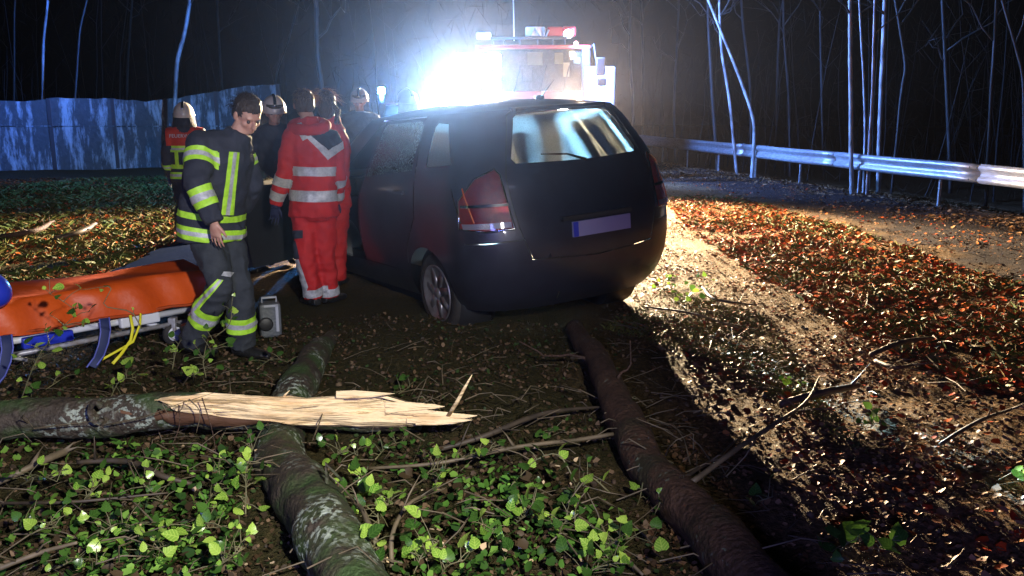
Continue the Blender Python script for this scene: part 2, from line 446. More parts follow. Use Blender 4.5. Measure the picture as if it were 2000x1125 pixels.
M['wood'] = pbr('fresh_split_wood', (0.90, 0.68, 0.38), 0.6, col2=(0.60, 0.34, 0.13), scale=9, bump=0.9, bscale=30, stretch=(0.3, 1.4, 2.2), lo=0.50, hi=0.78)
M['wood_brown'] = pbr('brown_inner_wood', (0.14, 0.065, 0.028), 0.7, col2=(0.08, 0.035, 0.015), scale=9, bump=0.6, bscale=30, stretch=(0.3, 1, 1))
def leaf_mat(name, c1, c2, rough=0.3):
    m, N, L, b = mat_base(name)
    oi = N.new('ShaderNodeObjectInfo'); x = N.new('ShaderNodeMix'); x.data_type = 'RGBA'
    x.inputs[6].default_value = (*c1, 1); x.inputs[7].default_value = (*c2, 1); L.new(oi.outputs['Random'], x.inputs[0])
    tcl = N.new('ShaderNodeTexCoord'); sx_ = N.new('ShaderNodeSeparateXYZ'); L.new(tcl.outputs['Object'], sx_.inputs[0])
    ab_ = N.new('ShaderNodeMath'); ab_.operation = 'ABSOLUTE'; L.new(sx_.outputs[0], ab_.inputs[0])
    my = N.new('ShaderNodeMath'); my.operation = 'MULTIPLY_ADD'; L.new(ab_.outputs[0], my.inputs[0]); my.inputs[1].default_value = -.8; L.new(sx_.outputs[1], my.inputs[2])
    wv = N.new('ShaderNodeMath'); wv.operation = 'PINGPONG'; L.new(my.outputs[0], wv.inputs[0]); wv.inputs[1].default_value = .11
    mn_ = N.new('ShaderNodeMath'); mn_.operation = 'MINIMUM'; L.new(ab_.outputs[0], mn_.inputs[0]); L.new(wv.outputs[0], mn_.inputs[1])
    vr = N.new('ShaderNodeMapRange'); vr.inputs[1].default_value = .012; vr.inputs[2].default_value = .035; vr.inputs[3].default_value = .55; vr.inputs[4].default_value = 0; L.new(mn_.outputs[0], vr.inputs[0])
    xv = N.new('ShaderNodeMix'); xv.data_type = 'RGBA'; L.new(vr.outputs[0], xv.inputs[0]); L.new(x.outputs[2], xv.inputs[6]); xv.inputs[7].default_value = (min(1, c2[0] * 1.5), min(1, c2[1] * 1.35), c2[2] * 1.8, 1); x = xv
    L.new(x.outputs[2], b.inputs['Base Color']); b.inputs['Roughness'].default_value = rough
    t = N.new('ShaderNodeBsdfTranslucent'); L.new(x.outputs[2], t.inputs[0])
    mx = N.new('ShaderNodeMixShader'); mx.inputs[0].default_value = 0.22
    L.new(b.outputs[0], mx.inputs[1]); L.new(t.outputs[0], mx.inputs[2]); L.new(mx.outputs[0], N['Material Output'].inputs[0])
    return m
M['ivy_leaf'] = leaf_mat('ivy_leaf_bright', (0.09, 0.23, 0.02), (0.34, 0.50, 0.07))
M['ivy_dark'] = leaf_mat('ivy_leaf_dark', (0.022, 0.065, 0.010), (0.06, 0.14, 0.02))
M['litter'] = tinted('leaf_litter', 0.5, spec=0.10)
M['blades'] = tinted('grass_blades', 0.6, spec=0.05)

# ------------------------------------------------------------------ ground
def inside(poly, X, Y):
    poly = [(p[0], p[1]) for p in poly]; c = np.zeros(X.shape, bool); n = len(poly)
    for i in range(n):
        x1, y1 = poly[i]; x2, y2 = poly[(i + 1) % n]
        if y1 == y2: continue
        c ^= ((y1 > Y) != (y2 > Y)) & (X < (x2 - x1) * (Y - y1) / (y2 - y1) + x1)
    return c
def edge_dist(poly, X, Y):
    d = np.full(X.shape, 1e9); n = len(poly)
    for i in range(n):
        a = poly[i]; b = poly[(i + 1) % n]; dx, dy = b[0] - a[0], b[1] - a[1]
        t = np.clip(((X - a[0]) * dx + (Y - a[1]) * dy) / (dx * dx + dy * dy + 1e-12), 0, 1)
        d = np.minimum(d, np.hypot(X - a[0] - t * dx, Y - a[1] - t * dy))
    return d
def soft(poly, X, Y, w):
    s = edge_dist(poly, X, Y) * np.where(inside(poly, X, Y), 1, -1)
    s = s + 0.5 * w * vnoise(np.stack([X.ravel() * 3, Y.ravel() * 3, X.ravel() * 0], 1)).reshape(X.shape)
    return np.clip(s / w + 0.5, 0, 1)
def gp(*pts): return [tuple(G(x, y)[:2]) for x, y in pts]
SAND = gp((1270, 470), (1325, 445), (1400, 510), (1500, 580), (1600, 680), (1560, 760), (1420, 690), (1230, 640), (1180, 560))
LEAVES = gp((1290, 385), (1420, 380), (1650, 440), (1900, 530), (2080, 580), (2120, 800), (1900, 760), (1700, 670), (1500, 550), (1360, 460))
GRAVEL = gp((1240, 305), (1420, 318), (1700, 375), (2150, 455), (2250, 640), (1900, 535), (1650, 430), (1400, 370), (1250, 350))
GRASSL = gp((-100, 380), (150, 350), (355, 345), (360, 470), (180, 545), (60, 570), (-100, 590))
PATHL = gp((60, 625), (185, 545), (355, 468), (455, 430), (490, 450), (420, 560), (250, 640))
MOSS_DIM = gp((-200, 650), (420, 570), (700, 540), (1000, 590), (1230, 650), (1400, 1000), (1430, 1400), (-300, 1400))  # mossy ground, stretched towards the car to dim soil under the flash
def ground_z(X, Y):
    X = np.asarray(X, float); Y = np.asarray(Y, float)
    q = np.stack([X.ravel(), Y.ravel(), X.ravel() * 0], 1)
    z = 0.022 * fbm(q * 0.8 + 5, 2) + 0.008 * fbm(q * 5 + 9, 3) - 0.015
    z = z.reshape(X.shape)
    flat = np.maximum(soft(PATHL, X, Y, 0.3), soft(SAND, X, Y, 0.8) * 0.4)
    z = z * (1 - flat * 0.85)
    # the wood floor drops away beyond the guard rail; far left verge rises slightly
    z = z - 0.9 * np.clip((X - (11.5 - 0.27 * Y)) / 8.0, 0, 1) * (Y > 2)
    return z
def gz(x, y): return float(ground_z(np.array([x]), np.array([y]))[0])
rr = [0.6]
while rr[-1] < 130: rr.append(rr[-1] + max(0.02, rr[-1] * 0.0125))
rr = np.array(rr)
an = np.concatenate([np.linspace(-46, 46, 340), np.linspace(50, 310, 50)]) * math.pi / 180
A, R_ = np.meshgrid(an, rr); GX = R_ * np.sin(A); GY = R_ * np.cos(A)
GZ = ground_z(GX, GY) + 0.008 * fbm(np.stack([GX.ravel() * 18, GY.ravel() * 18, GX.ravel() * 0], 1), 2).reshape(GX.shape) * np.clip(1.5 - R_ / 10, 0, 1)
V = np.stack([GX.ravel(), GY.ravel(), GZ.ravel()], 1)
nr, na = GX.shape
i0 = np.arange(nr - 1)[:, None] * na + np.arange(na)[None]; i1 = np.arange(nr - 1)[:, None] * na + (np.arange(na)[None] + 1) % na
F = np.stack([i0.ravel(), i1.ravel(), (i1 + na).ravel(), (i0 + na).ravel()], 1)
V = np.vstack([V, [[0, 0, 0]]])
gm, N, L, b = mat_base('ground_soil')
at = N.new('ShaderNodeAttribute'); at.attribute_name = 'tint'
sp = N.new('ShaderNodeSeparateColor'); L.new(at.outputs['Color'], sp.inputs[0])
tc = N.new('ShaderNodeTexCoord')
def gno(sc, det=6):
    n = N.new('ShaderNodeTexNoise'); n.inputs['Scale'].default_value = sc; n.inputs['Detail'].default_value = det; L.new(tc.outputs['Object'], n.inputs['Vector'])
    r = N.new('ShaderNodeMapRange'); r.inputs[1].default_value = 0.38; r.inputs[2].default_value = 0.64; L.new(n.outputs[0], r.inputs[0]); return n, r
def gmix(f, a, c):
    x = N.new('ShaderNodeMix'); x.data_type = 'RGBA'; L.new(f, x.inputs[0])
    if isinstance(a, tuple): x.inputs[6].default_value = (*a, 1)
    else: L.new(a.outputs[2], x.inputs[6])
    if isinstance(c, tuple): x.inputs[7].default_value = (*c, 1)
    else: L.new(c.outputs[2], x.inputs[7])
    return x
n1, r1 = gno(9); n2, r2 = gno(40); n3, r3 = gno(140, 3)
soil = gmix(r2.outputs[0], (0.075, 0.048, 0.025), (0.20, 0.125, 0.060))
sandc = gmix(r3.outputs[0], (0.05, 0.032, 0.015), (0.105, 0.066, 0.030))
moss_dim_c = gmix(r2.outputs[0], (0.016, 0.022, 0.008), (0.045, 0.045, 0.018))
grav = gmix(r3.outputs[0], (0.016, 0.014, 0.016), (0.040, 0.034, 0.033))
c = gmix(sp.outputs[0], soil, sandc); c = gmix(sp.outputs[1], c, moss_dim_c); c = gmix(sp.outputs[2], c, grav)
L.new(c.outputs[2], b.inputs['Base Color'])
rm = N.new('ShaderNodeMapRange'); rm.inputs[3].default_value = 0.6; rm.inputs[4].default_value = 0.95; b.inputs['Specular IOR Level'].default_value = 0.04; L.new(r2.outputs[0], rm.inputs[0]); L.new(rm.outputs[0], b.inputs['Roughness'])
ad = N.new('ShaderNodeMath'); ad.operation = 'ADD'; L.new(n2.outputs[0], ad.inputs[0]); L.new(n3.outputs[0], ad.inputs[1])
bp = N.new('ShaderNodeBump'); bp.inputs['Strength'].default_value = 0.9; bp.inputs['Distance'].default_value = 0.02
L.new(ad.outputs[0], bp.inputs['Height']); L.new(bp.outputs[0], b.inputs['Normal'])
tint = np.zeros((len(V), 3), np.float32)
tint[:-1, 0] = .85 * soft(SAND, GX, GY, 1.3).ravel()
tint[:-1, 1] = (np.maximum(soft(MOSS_DIM, GX, GY, 1.0), soft(GRASSL, GX, GY, 0.8)) * 0.8).ravel()
tint[:-1, 2] = soft(GRAVEL, GX, GY, 0.8).ravel()
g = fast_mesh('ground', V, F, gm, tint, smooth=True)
tag(g, 'bare forest-edge soil with moss and a sandy vehicle track', kind='structure')
# wet lane on the left: a raised sheet with a worn edge
lane = [Vector((x, y, 0)) for x, y in PATHL]
lm = pbr('wet_lane', (0.007, 0.012, 0.032), 0.62, col2=(0.012, 0.017, 0.040), scale=30, spec=0.0, bump=0.04, bscale=60)
Y0, Y1 = min(v.y for v in lane), max(v.y for v in lane); X0, X1 = min(v.x for v in lane), max(v.x for v in lane)
xs = np.arange(X0, X1, 0.06); ys = np.arange(Y0, Y1, 0.06); LX, LY = np.meshgrid(xs, ys)
ins = (edge_dist(PATHL, LX, LY) * np.where(inside(PATHL, LX, LY), 1, -1)) > 0.02 * vnoise(np.stack([LX.ravel() * 6, LY.ravel() * 6, LX.ravel() * 0], 1)).reshape(LX.shape)
LZ = ground_z(LX, LY) + 0.022
idx = np.arange(LX.size).reshape(LX.shape); q = ins[:-1, :-1] & ins[1:, :-1] & ins[:-1, 1:] & ins[1:, 1:]
F = np.stack([idx[:-1, :-1][q], idx[:-1, 1:][q], idx[1:, 1:][q], idx[1:, :-1][q]], 1)
o = fast_mesh('path', np.stack([LX.ravel(), LY.ravel(), LZ.ravel()], 1), F, lm, smooth=True)
tag(o, 'wet dark asphalt lane crossing behind the stretcher', kind='structure')

# ------------------------------------------------------------------ haze (drizzle in the air)
hz = MB().box((2, 25, 6.5), (110, 100, 16.0))
hm = bpy.data.materials.new('haze'); hm.use_nodes = True; hm.node_tree.nodes.clear()
ho = hm.node_tree.nodes.new('ShaderNodeOutputMaterial'); hv = hm.node_tree.nodes.new('ShaderNodeVolumePrincipled')
hv.inputs['Density'].default_value = HAZE_DENSITY; hv.inputs['Anisotropy'].default_value = HAZE_G
hv.inputs['Color'].default_value = (0.76, 0.74, 0.98, 1)
hm.node_tree.links.new(hv.outputs[0], ho.inputs['Volume'])
o = hz.build('haze', hm, smooth=False); tag(o, 'thin drizzle haze in the night air', kind='stuff')

# ------------------------------------------------------------------ the crashed car
def catmull(zs, vs, z):
    return float(np.interp(z, zs, vs))
ZL = np.array([.12, .22, .35, .55, .75, .95, 1.08, 1.18, 1.35, 1.50, 1.58])
WZ = np.array([.82, .88, .925, .955, .96, .94, .915, .88, .795, .71, .65])
RZ = np.array([.16, .06, .00, -.03, -.02, .03, .06, .10, .19, .28, .36])
FZ = np.array([4.30, 4.38, 4.42, 4.42, 4.36, 4.05, 3.30, 3.15, 2.90, 2.65, 2.50])
from_s = None
def smooth_interp(xs, ys):
    m = np.gradient(ys, xs)
    def f(x):
        x = np.clip(x, xs[0], xs[-1]); i = np.clip(np.searchsorted(xs, x) - 1, 0, len(xs) - 2)
        h = xs[i + 1] - xs[i]; t = (x - xs[i]) / h
        return (2*t**3-3*t**2+1)*ys[i] + (t**3-2*t**2+t)*h*m[i] + (-2*t**3+3*t**2)*ys[i+1] + (t**3-t**2)*h*m[i+1]
    return f
fW, fR, fF = smooth_interp(ZL, WZ), smooth_interp(ZL, RZ), smooth_interp(ZL, FZ)
th = np.linspace(0, math.pi / 2, 120)
nexp = 2.5
bx = 0.92 * np.sin(th) ** (2 / nexp); by = 0.5 - 0.5 * np.cos(th) ** (2 / nexp)
bx = np.concatenate([bx, [0.92] * 60]); by = np.concatenate([by, np.linspace(0.5, 3.6, 61)[1:]])
bx = np.concatenate([bx, 0.92 * np.cos(th[1:]) ** (2 / 2.6)]); by = np.concatenate([by, 3.6 + 0.8 * np.sin(th[1:]) ** (2 / 2.6)])
bs = np.concatenate([[0], np.cumsum(np.hypot(np.diff(bx), np.diff(by)))]); SMAX = bs[-1]
def S(s, z, off=0.0):
    """car skin: s runs from the middle of the tail round the (left for s>0) side to the middle of the nose"""
    a = abs(s); x = np.interp(a, bs, bx); y = np.interp(a, bs, by)
    w = float(fW(z)); x = x * w / 0.92
    y = y + float(fR(z)) * max(0, 1 - y / 1.6) + (float(fF(z)) - 4.4) * (max(0, y - 1.9) / 2.5) ** 1.0
    v = Vector((-x if s > 0 else x, y, z))
    if off: v = v + Vector((-np.sign(s) * min(1, abs(x) / .5) if abs(x) > 0.02 else 0, -1.0 if y < .3 else 0, 0)) * off
    return v
def s_side(y): return float(np.interp(y, by[120:180], bs[120:180])) if y > .5 else float(np.interp(y, by[:121], bs[:121]))
def s_rear(x): return float(np.interp(abs(x), bx[:110], bs[:110])) * (1 if x >= 0 else -1)
CAR_Q = (0.655, 6.32, 0.10, 0.5505, -.06, -.04)
def car_matrix():
    x, y, z, yaw, roll, pt = CAR_Q
    return Matrix.Translation((x, y, z)) @ Matrix.Rotation(yaw, 4, 'Z') @ Matrix.Rotation(pt, 4, 'X') @ Matrix.Rotation(roll, 4, 'Y')
CM = car_matrix()
car = thing('crashed_car', CM.translation, 'dark anthracite family car with rain-covered rear window and open front door', 'car')
car.rotation_mode = 'QUATERNION'; car.rotation_quaternion = CM.to_quaternion()
def ck(name, V, F, mat, parent=None, smooth=True):
    """mesh given in car coordinates"""
    me = bpy.data.meshes.new(name); me.from_pydata([tuple(v) for v in V], [], [tuple(f) for f in F]); me.update()
    if mat: me.materials.append(mat)
    if smooth: me.polygons.foreach_set('use_smooth', [True] * len(me.polygons))
    o = bpy.data.objects.new(name, me); COL.objects.link(o); o.parent = parent or car
    return o
WY, WZc = 0.92, 0.20; FWY = 3.55
def arc(sc, zc, r, n=18): return [(sc + r * math.cos(math.pi * k / n), zc + r * math.sin(math.pi * k / n)) for k in range(n + 1)]
ss = s_side
polys = {}   # name -> polygon in (s,z)
def both(name, pts): polys[name + '|L'] = pts; polys[name + '|R'] = [(-a, z) for a, z in pts][::-1]
polys['rear_window|C'] = [(-.57, 1.185), (0, 1.17), (.57, 1.185), (.605, 1.22), (.565, 1.50), (.53, 1.525), (0, 1.535), (-.53, 1.525), (-.565, 1.50), (-.605, 1.22)]
both('quarter_window', [(ss(.43), 1.20), (ss(.86), 1.18), (ss(.88), 1.47), (ss(.84), 1.50), (ss(.62), 1.49)])
both('rear_door_window', [(ss(1.12), 1.15), (ss(2.12), 1.08), (ss(2.14), 1.46), (ss(2.06), 1.51), (ss(1.2), 1.52), (ss(1.12), 1.48)])
both('front_door_window', [(ss(2.30), 1.08), (ss(3.28), 1.04), (ss(3.26), 1.10), (ss(2.42), 1.50), (ss(2.32), 1.48)])
both('tail_light', [(.625, .745), (.82, .735), (ss(.34), .76), (ss(.33), .95), (ss(.22), 1.10), (.73, 1.16), (.69, 1.12)])
HW = 0.010
def strip(a, b, w=HW):
    a = Vector(a); b = Vector(b); d = (b - a).normalized(); n = Vector((-d.y, d.x)) * w
    return [tuple(a - n), tuple(b - n), tuple(b + n), tuple(a + n)]
hatch = [(-.52, .52), (0, .49), (.52, .52), (.59, .74), (.645, 1.10), (.62, 1.52), (.57, 1.55), (-.57, 1.55), (-.62, 1.52), (-.645, 1.10), (-.59, .74)]
polys['tailgate|C'] = hatch
both('rear_door', [(ss(1.30), .34), (ss(2.18), .34), (ss(2.18), 1.00), (ss(2.17), 1.535), (ss(1.15), 1.545), (ss(1.05), 1.20), (ss(1.05), .80), (ss(1.22), .58)])
both('front_door', [(ss(2.21), .34), (ss(3.30), .34), (ss(3.36), 1.00), (ss(2.50), 1.535), (ss(2.21), 1.535)])
both('wheel_arch', arc(ss(WY), WZc, .375) + [(ss(WY) - .375, .12), (ss(WY) + .375, .12)])
both('front_arch', arc(ss(FWY), WZc, .375) + [(ss(FWY) - .375, .12), (ss(FWY) + .375, .12)])
polys['quarter_window|R'] = [(-a, z) for a, z in [(ss(.40), 1.16), (ss(1.0), 1.14), (ss(1.0), 1.50), (ss(.84), 1.525), (ss(.52), 1.50)]][::-1]  # right-hand windows enlarged to let lamp light through to the rear window
polys['rear_door_window|R'] = [(-a, z) for a, z in [(ss(1.09), 1.12), (ss(2.13), 1.06), (ss(2.13), 1.50), (ss(2.06), 1.525), (ss(1.12), 1.53)]][::-1]
polys['windscreen|C'] = None
WSC = SMAX - 1.12
both('windscreen_half', [(WSC, 1.09), (SMAX - .001, 1.09), (SMAX - .001, 1.545), (WSC + .0, 1.545)])
del polys['windscreen|C']
polys['bumper_line|C'] = [(-1.0, .645), (-.59, .655), (-.565, .665), (-.59, .665), (-1.0, .655)]
polys['bumper_line|D'] = [(1.0, .655), (.59, .665), (.56, .665), (.59, .655), (1.0, .645)]
zs_grid = np.concatenate([np.linspace(.12, 1.56, 34)]); ss_grid = np.linspace(-SMAX, SMAX, 190)
pv = []; edges = []
def addp(pts, close=True):
    base = len(pv)
    # subdivide long sides so that they follow the curved skin
    q = []
    for i in range(len(pts)):
        a = pts[i]; b_ = pts[(i + 1) % len(pts)]; n = max(1, int(math.dist(a, b_) / 0.045))
        for k in range(n): q.append((a[0] + (b_[0] - a[0]) * k / n, a[1] + (b_[1] - a[1]) * k / n))
    for i, p in enumerate(q): pv.append(p); edges.append((base + i, base + (i + 1) % len(q)))
    return q
addp([(-SMAX, .12), (SMAX, .12), (SMAX, 1.56), (-SMAX, 1.56)])
for k, p in polys.items(): addp(p)
seams = [('tailgate|C', HW)]
def grow(poly, d):
    c = np.mean(np.array(poly), axis=0); out = []
    n = len(poly)
    for i in range(n):
        p0 = np.array(poly[i - 1]); p1 = np.array(poly[i]); p2 = np.array(poly[(i + 1) % n])
        e1 = (p1 - p0) / (np.linalg.norm(p1 - p0) + 1e-9); e2 = (p2 - p1) / (np.linalg.norm(p2 - p1) + 1e-9)
        n1 = np.array([e1[1], -e1[0]]); n2 = np.array([e2[1], -e2[0]]); nn = n1 + n2; nn = nn / (np.linalg.norm(nn) + 1e-9)
        if np.dot(nn, p1 - c) < 0: nn = -nn
        out.append(tuple(p1 + nn * d))
    return out
ring = {}
for k in list(polys):
    if k.split('|')[0] in ('tailgate', 'rear_door', 'front_door', 'tail_light'):
        gpoly = grow(polys[k], 0.011); ring[k] = gpoly; addp(gpoly)
for z in zs_grid[1:-1]:
    for s in ss_grid[1:-1]: pv.append((s + .0007 * math.sin(s * 37 + z * 11), z))
res = delaunay_2d_cdt([Vector(p) for p in pv], edges, [], 0, 1e-5)
dv = np.array([tuple(v) for v in res[0]]); tri = np.array([f for f in res[2]])
cen = dv[tri].mean(axis=1)
lab = np.full(len(tri), 'body', dtype=object)
for k, gpoly in ring.items():
    lab[inside(gpoly, cen[:, 0], cen[:, 1])] = 'seam'
order = ['tailgate', 'rear_door', 'front_door', 'tail_light', 'bumper_line', 'rear_window', 'quarter_window', 'rear_door_window', 'front_door_window', 'windscreen_half', 'wheel_arch', 'front_arch']
for nm in order:
    for k, p in polys.items():
        if k.split('|')[0] == nm: lab[inside(p, cen[:, 0], cen[:, 1])] = k
S3 = np.array([tuple(S(s, z)) for s, z in dv])
def take(keys, inset=0.0, extra=None):
    m = np.isin(lab, keys); T = tri[m]; u, inv = np.unique(T, return_inverse=True); T = inv.reshape(T.shape)
    Vv = S3[u].copy()
    if inset:
        nrm = np.zeros_like(Vv); fn = np.cross(Vv[T[:, 1]] - Vv[T[:, 0]], Vv[T[:, 2]] - Vv[T[:, 0]])
        cc = Vv[T].mean(axis=1) - np.array([0, 2.0, .9]); cc[:, 1] *= 0.4
        fn = np.where((fn * cc).sum(1)[:, None] < 0, -fn, fn)
        for j in range(3): np.add.at(nrm, T[:, j], fn)
        nrm /= np.linalg.norm(nrm, axis=1)[:, None] + 1e-9
        Vv = Vv - nrm * inset
    # make faces point outwards
    fn = np.cross(Vv[T[:, 1]] - Vv[T[:, 0]], Vv[T[:, 2]] - Vv[T[:, 0]]); cc = Vv[T].mean(axis=1) - np.array([0, 2.0, .9]); cc[:, 1] *= 0.4
    fl = (fn * cc).sum(1) < 0; T[fl] = T[fl][:, ::-1]
    return Vv, T
body = ck('body', *take(['body']), M['paint'])
Vs, Fs = take(['seam', 'bumper_line|C', 'bumper_line|D'], 0.012); ck('panel_gap', Vs, Fs, M['black_plastic'], body)
gate = ck('tailgate', *take(['tailgate|C']), M['paint'])
ck('rear_window', *take(['rear_window|C'], 0.006), M['glass_rear'], gate)
for sd in 'LR':
    dr = ck('rear_door', *take(['rear_door|' + sd]), M['paint'])
    ck('window', *take(['rear_door_window|' + sd], 0.006), M['glass_side' if sd == 'L' else 'glass_broken'], dr)  # right panes made clearer for the lamp light crossing the cabin
    ck('quarter_window', *take(['quarter_window|' + sd], 0.006), M['glass_rear' if sd == 'L' else 'glass_broken'], body)
    # door handle
    y = 1.22; p = S((1 if sd == 'L' else -1) * ss(1.28), 0.98)
    hb = MB(); hb.box(p + Vector((-.02 if sd == 'L' else .02, 0, 0)), (.03, .17, .028)); ck('handle', hb.V, hb.F, M['paint'], dr, False)
    # tail lamp: red lens, pale band, reversing lens
    tl = ck('tail_light', *take(['tail_light|' + sd], -0.004), M['lamp_red'])
    sg = 1 if sd == 'L' else -1
    for (z0, z1, nm, mt) in ((.905, .925, 'lens_divider', M['chrome']), (.757, .795, 'reversing_lens', M['lamp_clear'])):
        VV = []; n = 14
        for k in range(n + 1):
            s = sg * (.64 + (ss(.31) - .64) * k / n)
            for z in (z0, z1): VV.append(S(s, z, 0.014))
        ck(nm, VV, [(2 * k, 2 * k + 1, 2 * k + 3, 2 * k + 2) for k in range(n)], mt, tl)
    for yy_, mt in ((.13, M['amber_glass']), (.24, M['chrome'])):  # chrome rib stands in for the lens's white highlight, beside an amber line
        s_c = sg * (.78 + yy_ * .9)
        lb2 = MB(); lb2.tube([S(s_c * (1 + .02 * k), .80 + .06 * k, .010) for k in range(5)], .006, 6); ck('highlight_rib', lb2.V, lb2.F, mt, tl)
    # bright rim around the lens
    rim = [S(a * sg, z, 0.010) for a, z in polys['tail_light|L']]
    rb = MB(); rb.tube(rim + [rim[0]], 0.007, 6, cap=False); ck('lamp_rim', rb.V, rb.F, M['chrome'], tl)
fd = ck('front_door', *take(['front_door|R']), M['paint']); ck('window', *take(['front_door_window|R'], 0.006), M['glass_broken'], fd)
ck('windscreen', *take(['windscreen_half|L', 'windscreen_half|R'], 0.006), M['glass_broken'])
# roof
ring_s = np.linspace(-SMAX, SMAX, 150)[:-1]; RV = []; RF = []; K = 9
for k in range(K + 1):
    t = k / K; sc = 1 - t
    for s in ring_s:
        p = S(s, 1.56); p = Vector((p.x * sc, 1.4 + (p.y - 1.4) * sc, 1.56 + 0.085 * (1 - sc ** 2.2)))
        RV.append(p)
n = len(ring_s)
for k in range(K):
    for j in range(n): RF.append((k * n + j, k * n + (j + 1) % n, (k + 1) * n + (j + 1) % n, (k + 1) * n + j))
ck('roof', RV, RF, M['paint'], body)
# roof rails, rear lip spoiler, antenna
lp = MB()
VV = []
for k in range(21):
    s = -.56 + 1.12 * k / 20; a = S(s, 1.555); VV += [a + Vector((0, .05, .02)), a + Vector((0, -.06, .012)), a + Vector((0, -.055, -.012)), a + Vector((0, .03, -.02))]
FF = []
for k in range(20):
    for j in range(4): FF.append((4 * k + j, 4 * k + (j + 1) % 4, 4 * k + 4 + (j + 1) % 4, 4 * k + 4 + j))
FF += [(0, 1, 2, 3), (83, 82, 81, 80)]; ck('roof_spoiler', VV, FF, M['paint'], gate)
ab = MB(); ab.tube([(0, .62, 1.63), (0, .50, 1.70), (0, .40, 1.76)], [.006, .004, .003], 6); ab.ell((0, .62, 1.635), (.03, .05, .02)); ck('antenna', ab.V, ab.F, M['black_plastic'])
# underside box, made deep to stop lamp light passing below; bumper foot, wheels
ub = MB(); ub.box((0, 2.35, .12), (1.36, 2.9, .38)); ck('underbody_light_block', ub.V, ub.F, M['black_plastic'], body, False)
for sx in (-1, 1):
    for y in (WY, FWY):
        wb = MB(); wb.lathe((sx * .775, y, WZc), [(.20, -.10), (.29, -.105), (.318, -.09), (.325, -.05), (.325, .05), (.318, .09), (.29, .105), (.225, .10), (.215, .06), (.2, .0)], (sx, 0, 0), 36)
        w = bpy.data.objects.new('wheel', None); COL.objects.link(w); w.parent = car
        ck('tyre', wb.V, wb.F, M['rubber'], w)
        rb = MB(); c0 = Vector((sx * .80, y, WZc))
        for j in range(7):
            a = 2 * math.pi * (j + .25) / 7; d = Vector((0, math.cos(a), math.sin(a))); pdir = Vector((0, -math.sin(a), math.cos(a)))
            w0, w1 = .036, .022
            VV = [c0 + d * .05 + pdir * w0 + Vector((sx * .075, 0, 0)), c0 + d * .05 - pdir * w0 + Vector((sx * .075, 0, 0)), c0 + d * .215 - pdir * w1 + Vector((sx * .06, 0, 0)), c0 + d * .215 + pdir * w1 + Vector((sx * .06, 0, 0))]
            VV += [v - Vector((sx * .03, 0, 0)) for v in VV]
            rb.add(VV, [(0, 1, 2, 3), (7, 6, 5, 4), (0, 4, 5, 1), (1, 5, 6, 2), (2, 6, 7, 3), (3, 7, 4, 0)])
        rb.lathe(c0, [(.04, .04), (.055, .07), (.03, .085), (.001, .088)], (sx, 0, 0), 16)
        rb.lathe(c0, [(.205, .02), (.222, .02), (.226, .085), (.214, .085), (.205, .06)], (sx, 0, 0), 32)
        ck('rim', rb.V, rb.F, M['alloy'], w)
        db = MB(); db.lathe(c0, [(.20, -.02), (.2, .0), (.001, .0)], (sx, 0, 0), 24); ck('brake_disc', db.V, db.F, M['steel_dark'], w)
# inner wheel housing
for sx in (-1, 1):
    for y in (WY, FWY):
        hb = MB(); hb.lathe((sx * .60, y, WZc), [(.36, -.05), (.37, .0), (.37, .24)], (sx, 0, 0), 30); ck('wheel_housing', hb.V, hb.F, M['black_plastic'], body)
# number plate and its recess handle
pb = MB(); pc = S(0.0, .69) + Vector((.035, -.012, 0))
pb.box(pc, (.52, .018, .11)); pl = ck('number_plate', pb.V, pb.F, M['plate'], gate, False)
pb = MB(); pb.box(pc + Vector((-.238, -.010, 0)), (.042, .005, .106)); ck('blue_band', pb.V, pb.F, M['blue_plastic'], gate, False)
pb = MB(); pb.box(S(0, .775) + Vector((0, -.02, 0)), (.62, .035, .028)); ck('boot_handle', pb.V, pb.F, M['black_plastic'], gate, False)
# rear wiper
wb = MB(); wb.tube([S(0, 1.17, .03), S(.15, 1.22, .035), S(.36, 1.235, .03)], [.012, .008, .005], 6); ck('rear_wiper', wb.V, wb.F, M['black_plastic'], gate)
# seats
def seatback(x, y, w, tilt=.12, h=.62, z0=.55, hr=True):
    b_ = MB()
    Mx = Matrix.Rotation(tilt, 3, 'X')
    b_.box(Vector((x, y, z0 + h / 2)), (w, .12, h), Mx.transposed())
    o = ck('seat', b_.V, b_.F, M['seat'], None, False)
    md = o.modifiers.new('b', 'BEVEL'); md.width = .04; md.segments = 3
    if hr:
        for hx in ([x] if w < .7 else [x - .36, x + .36]):
            h_ = MB(); h_.ell(Vector((hx, y - .06, z0 + h + .11)), (.11, .045, .07)); h_.tube([(hx - .05, y - .04, z0 + h - .03), (hx - .05, y - .05, z0 + h + .08)], .006, 6); h_.tube([(hx + .05, y - .04, z0 + h - .03), (hx + .05, y - .05, z0 + h + .08)], .006, 6)
            ck('headrest', h_.V, h_.F, M['seat'], o)
seatback(0, 1.15, 1.25, h=.42); seatback(-.36, 2.15, .48, h=.52); seatback(.36, 2.15, .48, h=.52)
# mirror, dashboard
db = MB(); db.box((0, 3.15, .93), (1.3, .35, .18)); ck('dashboard', db.V, db.F, M['black_plastic'], None, False)
sb = MB(); sb.tube([Vector((-.36 + .18 * math.cos(a), 2.85 + .05 * math.sin(a), .93 + .17 * math.sin(a))) for a in np.linspace(0, 2 * math.pi, 20)], .014, 6); ck('steering_wheel', sb.V, sb.F, M['black_plastic'])
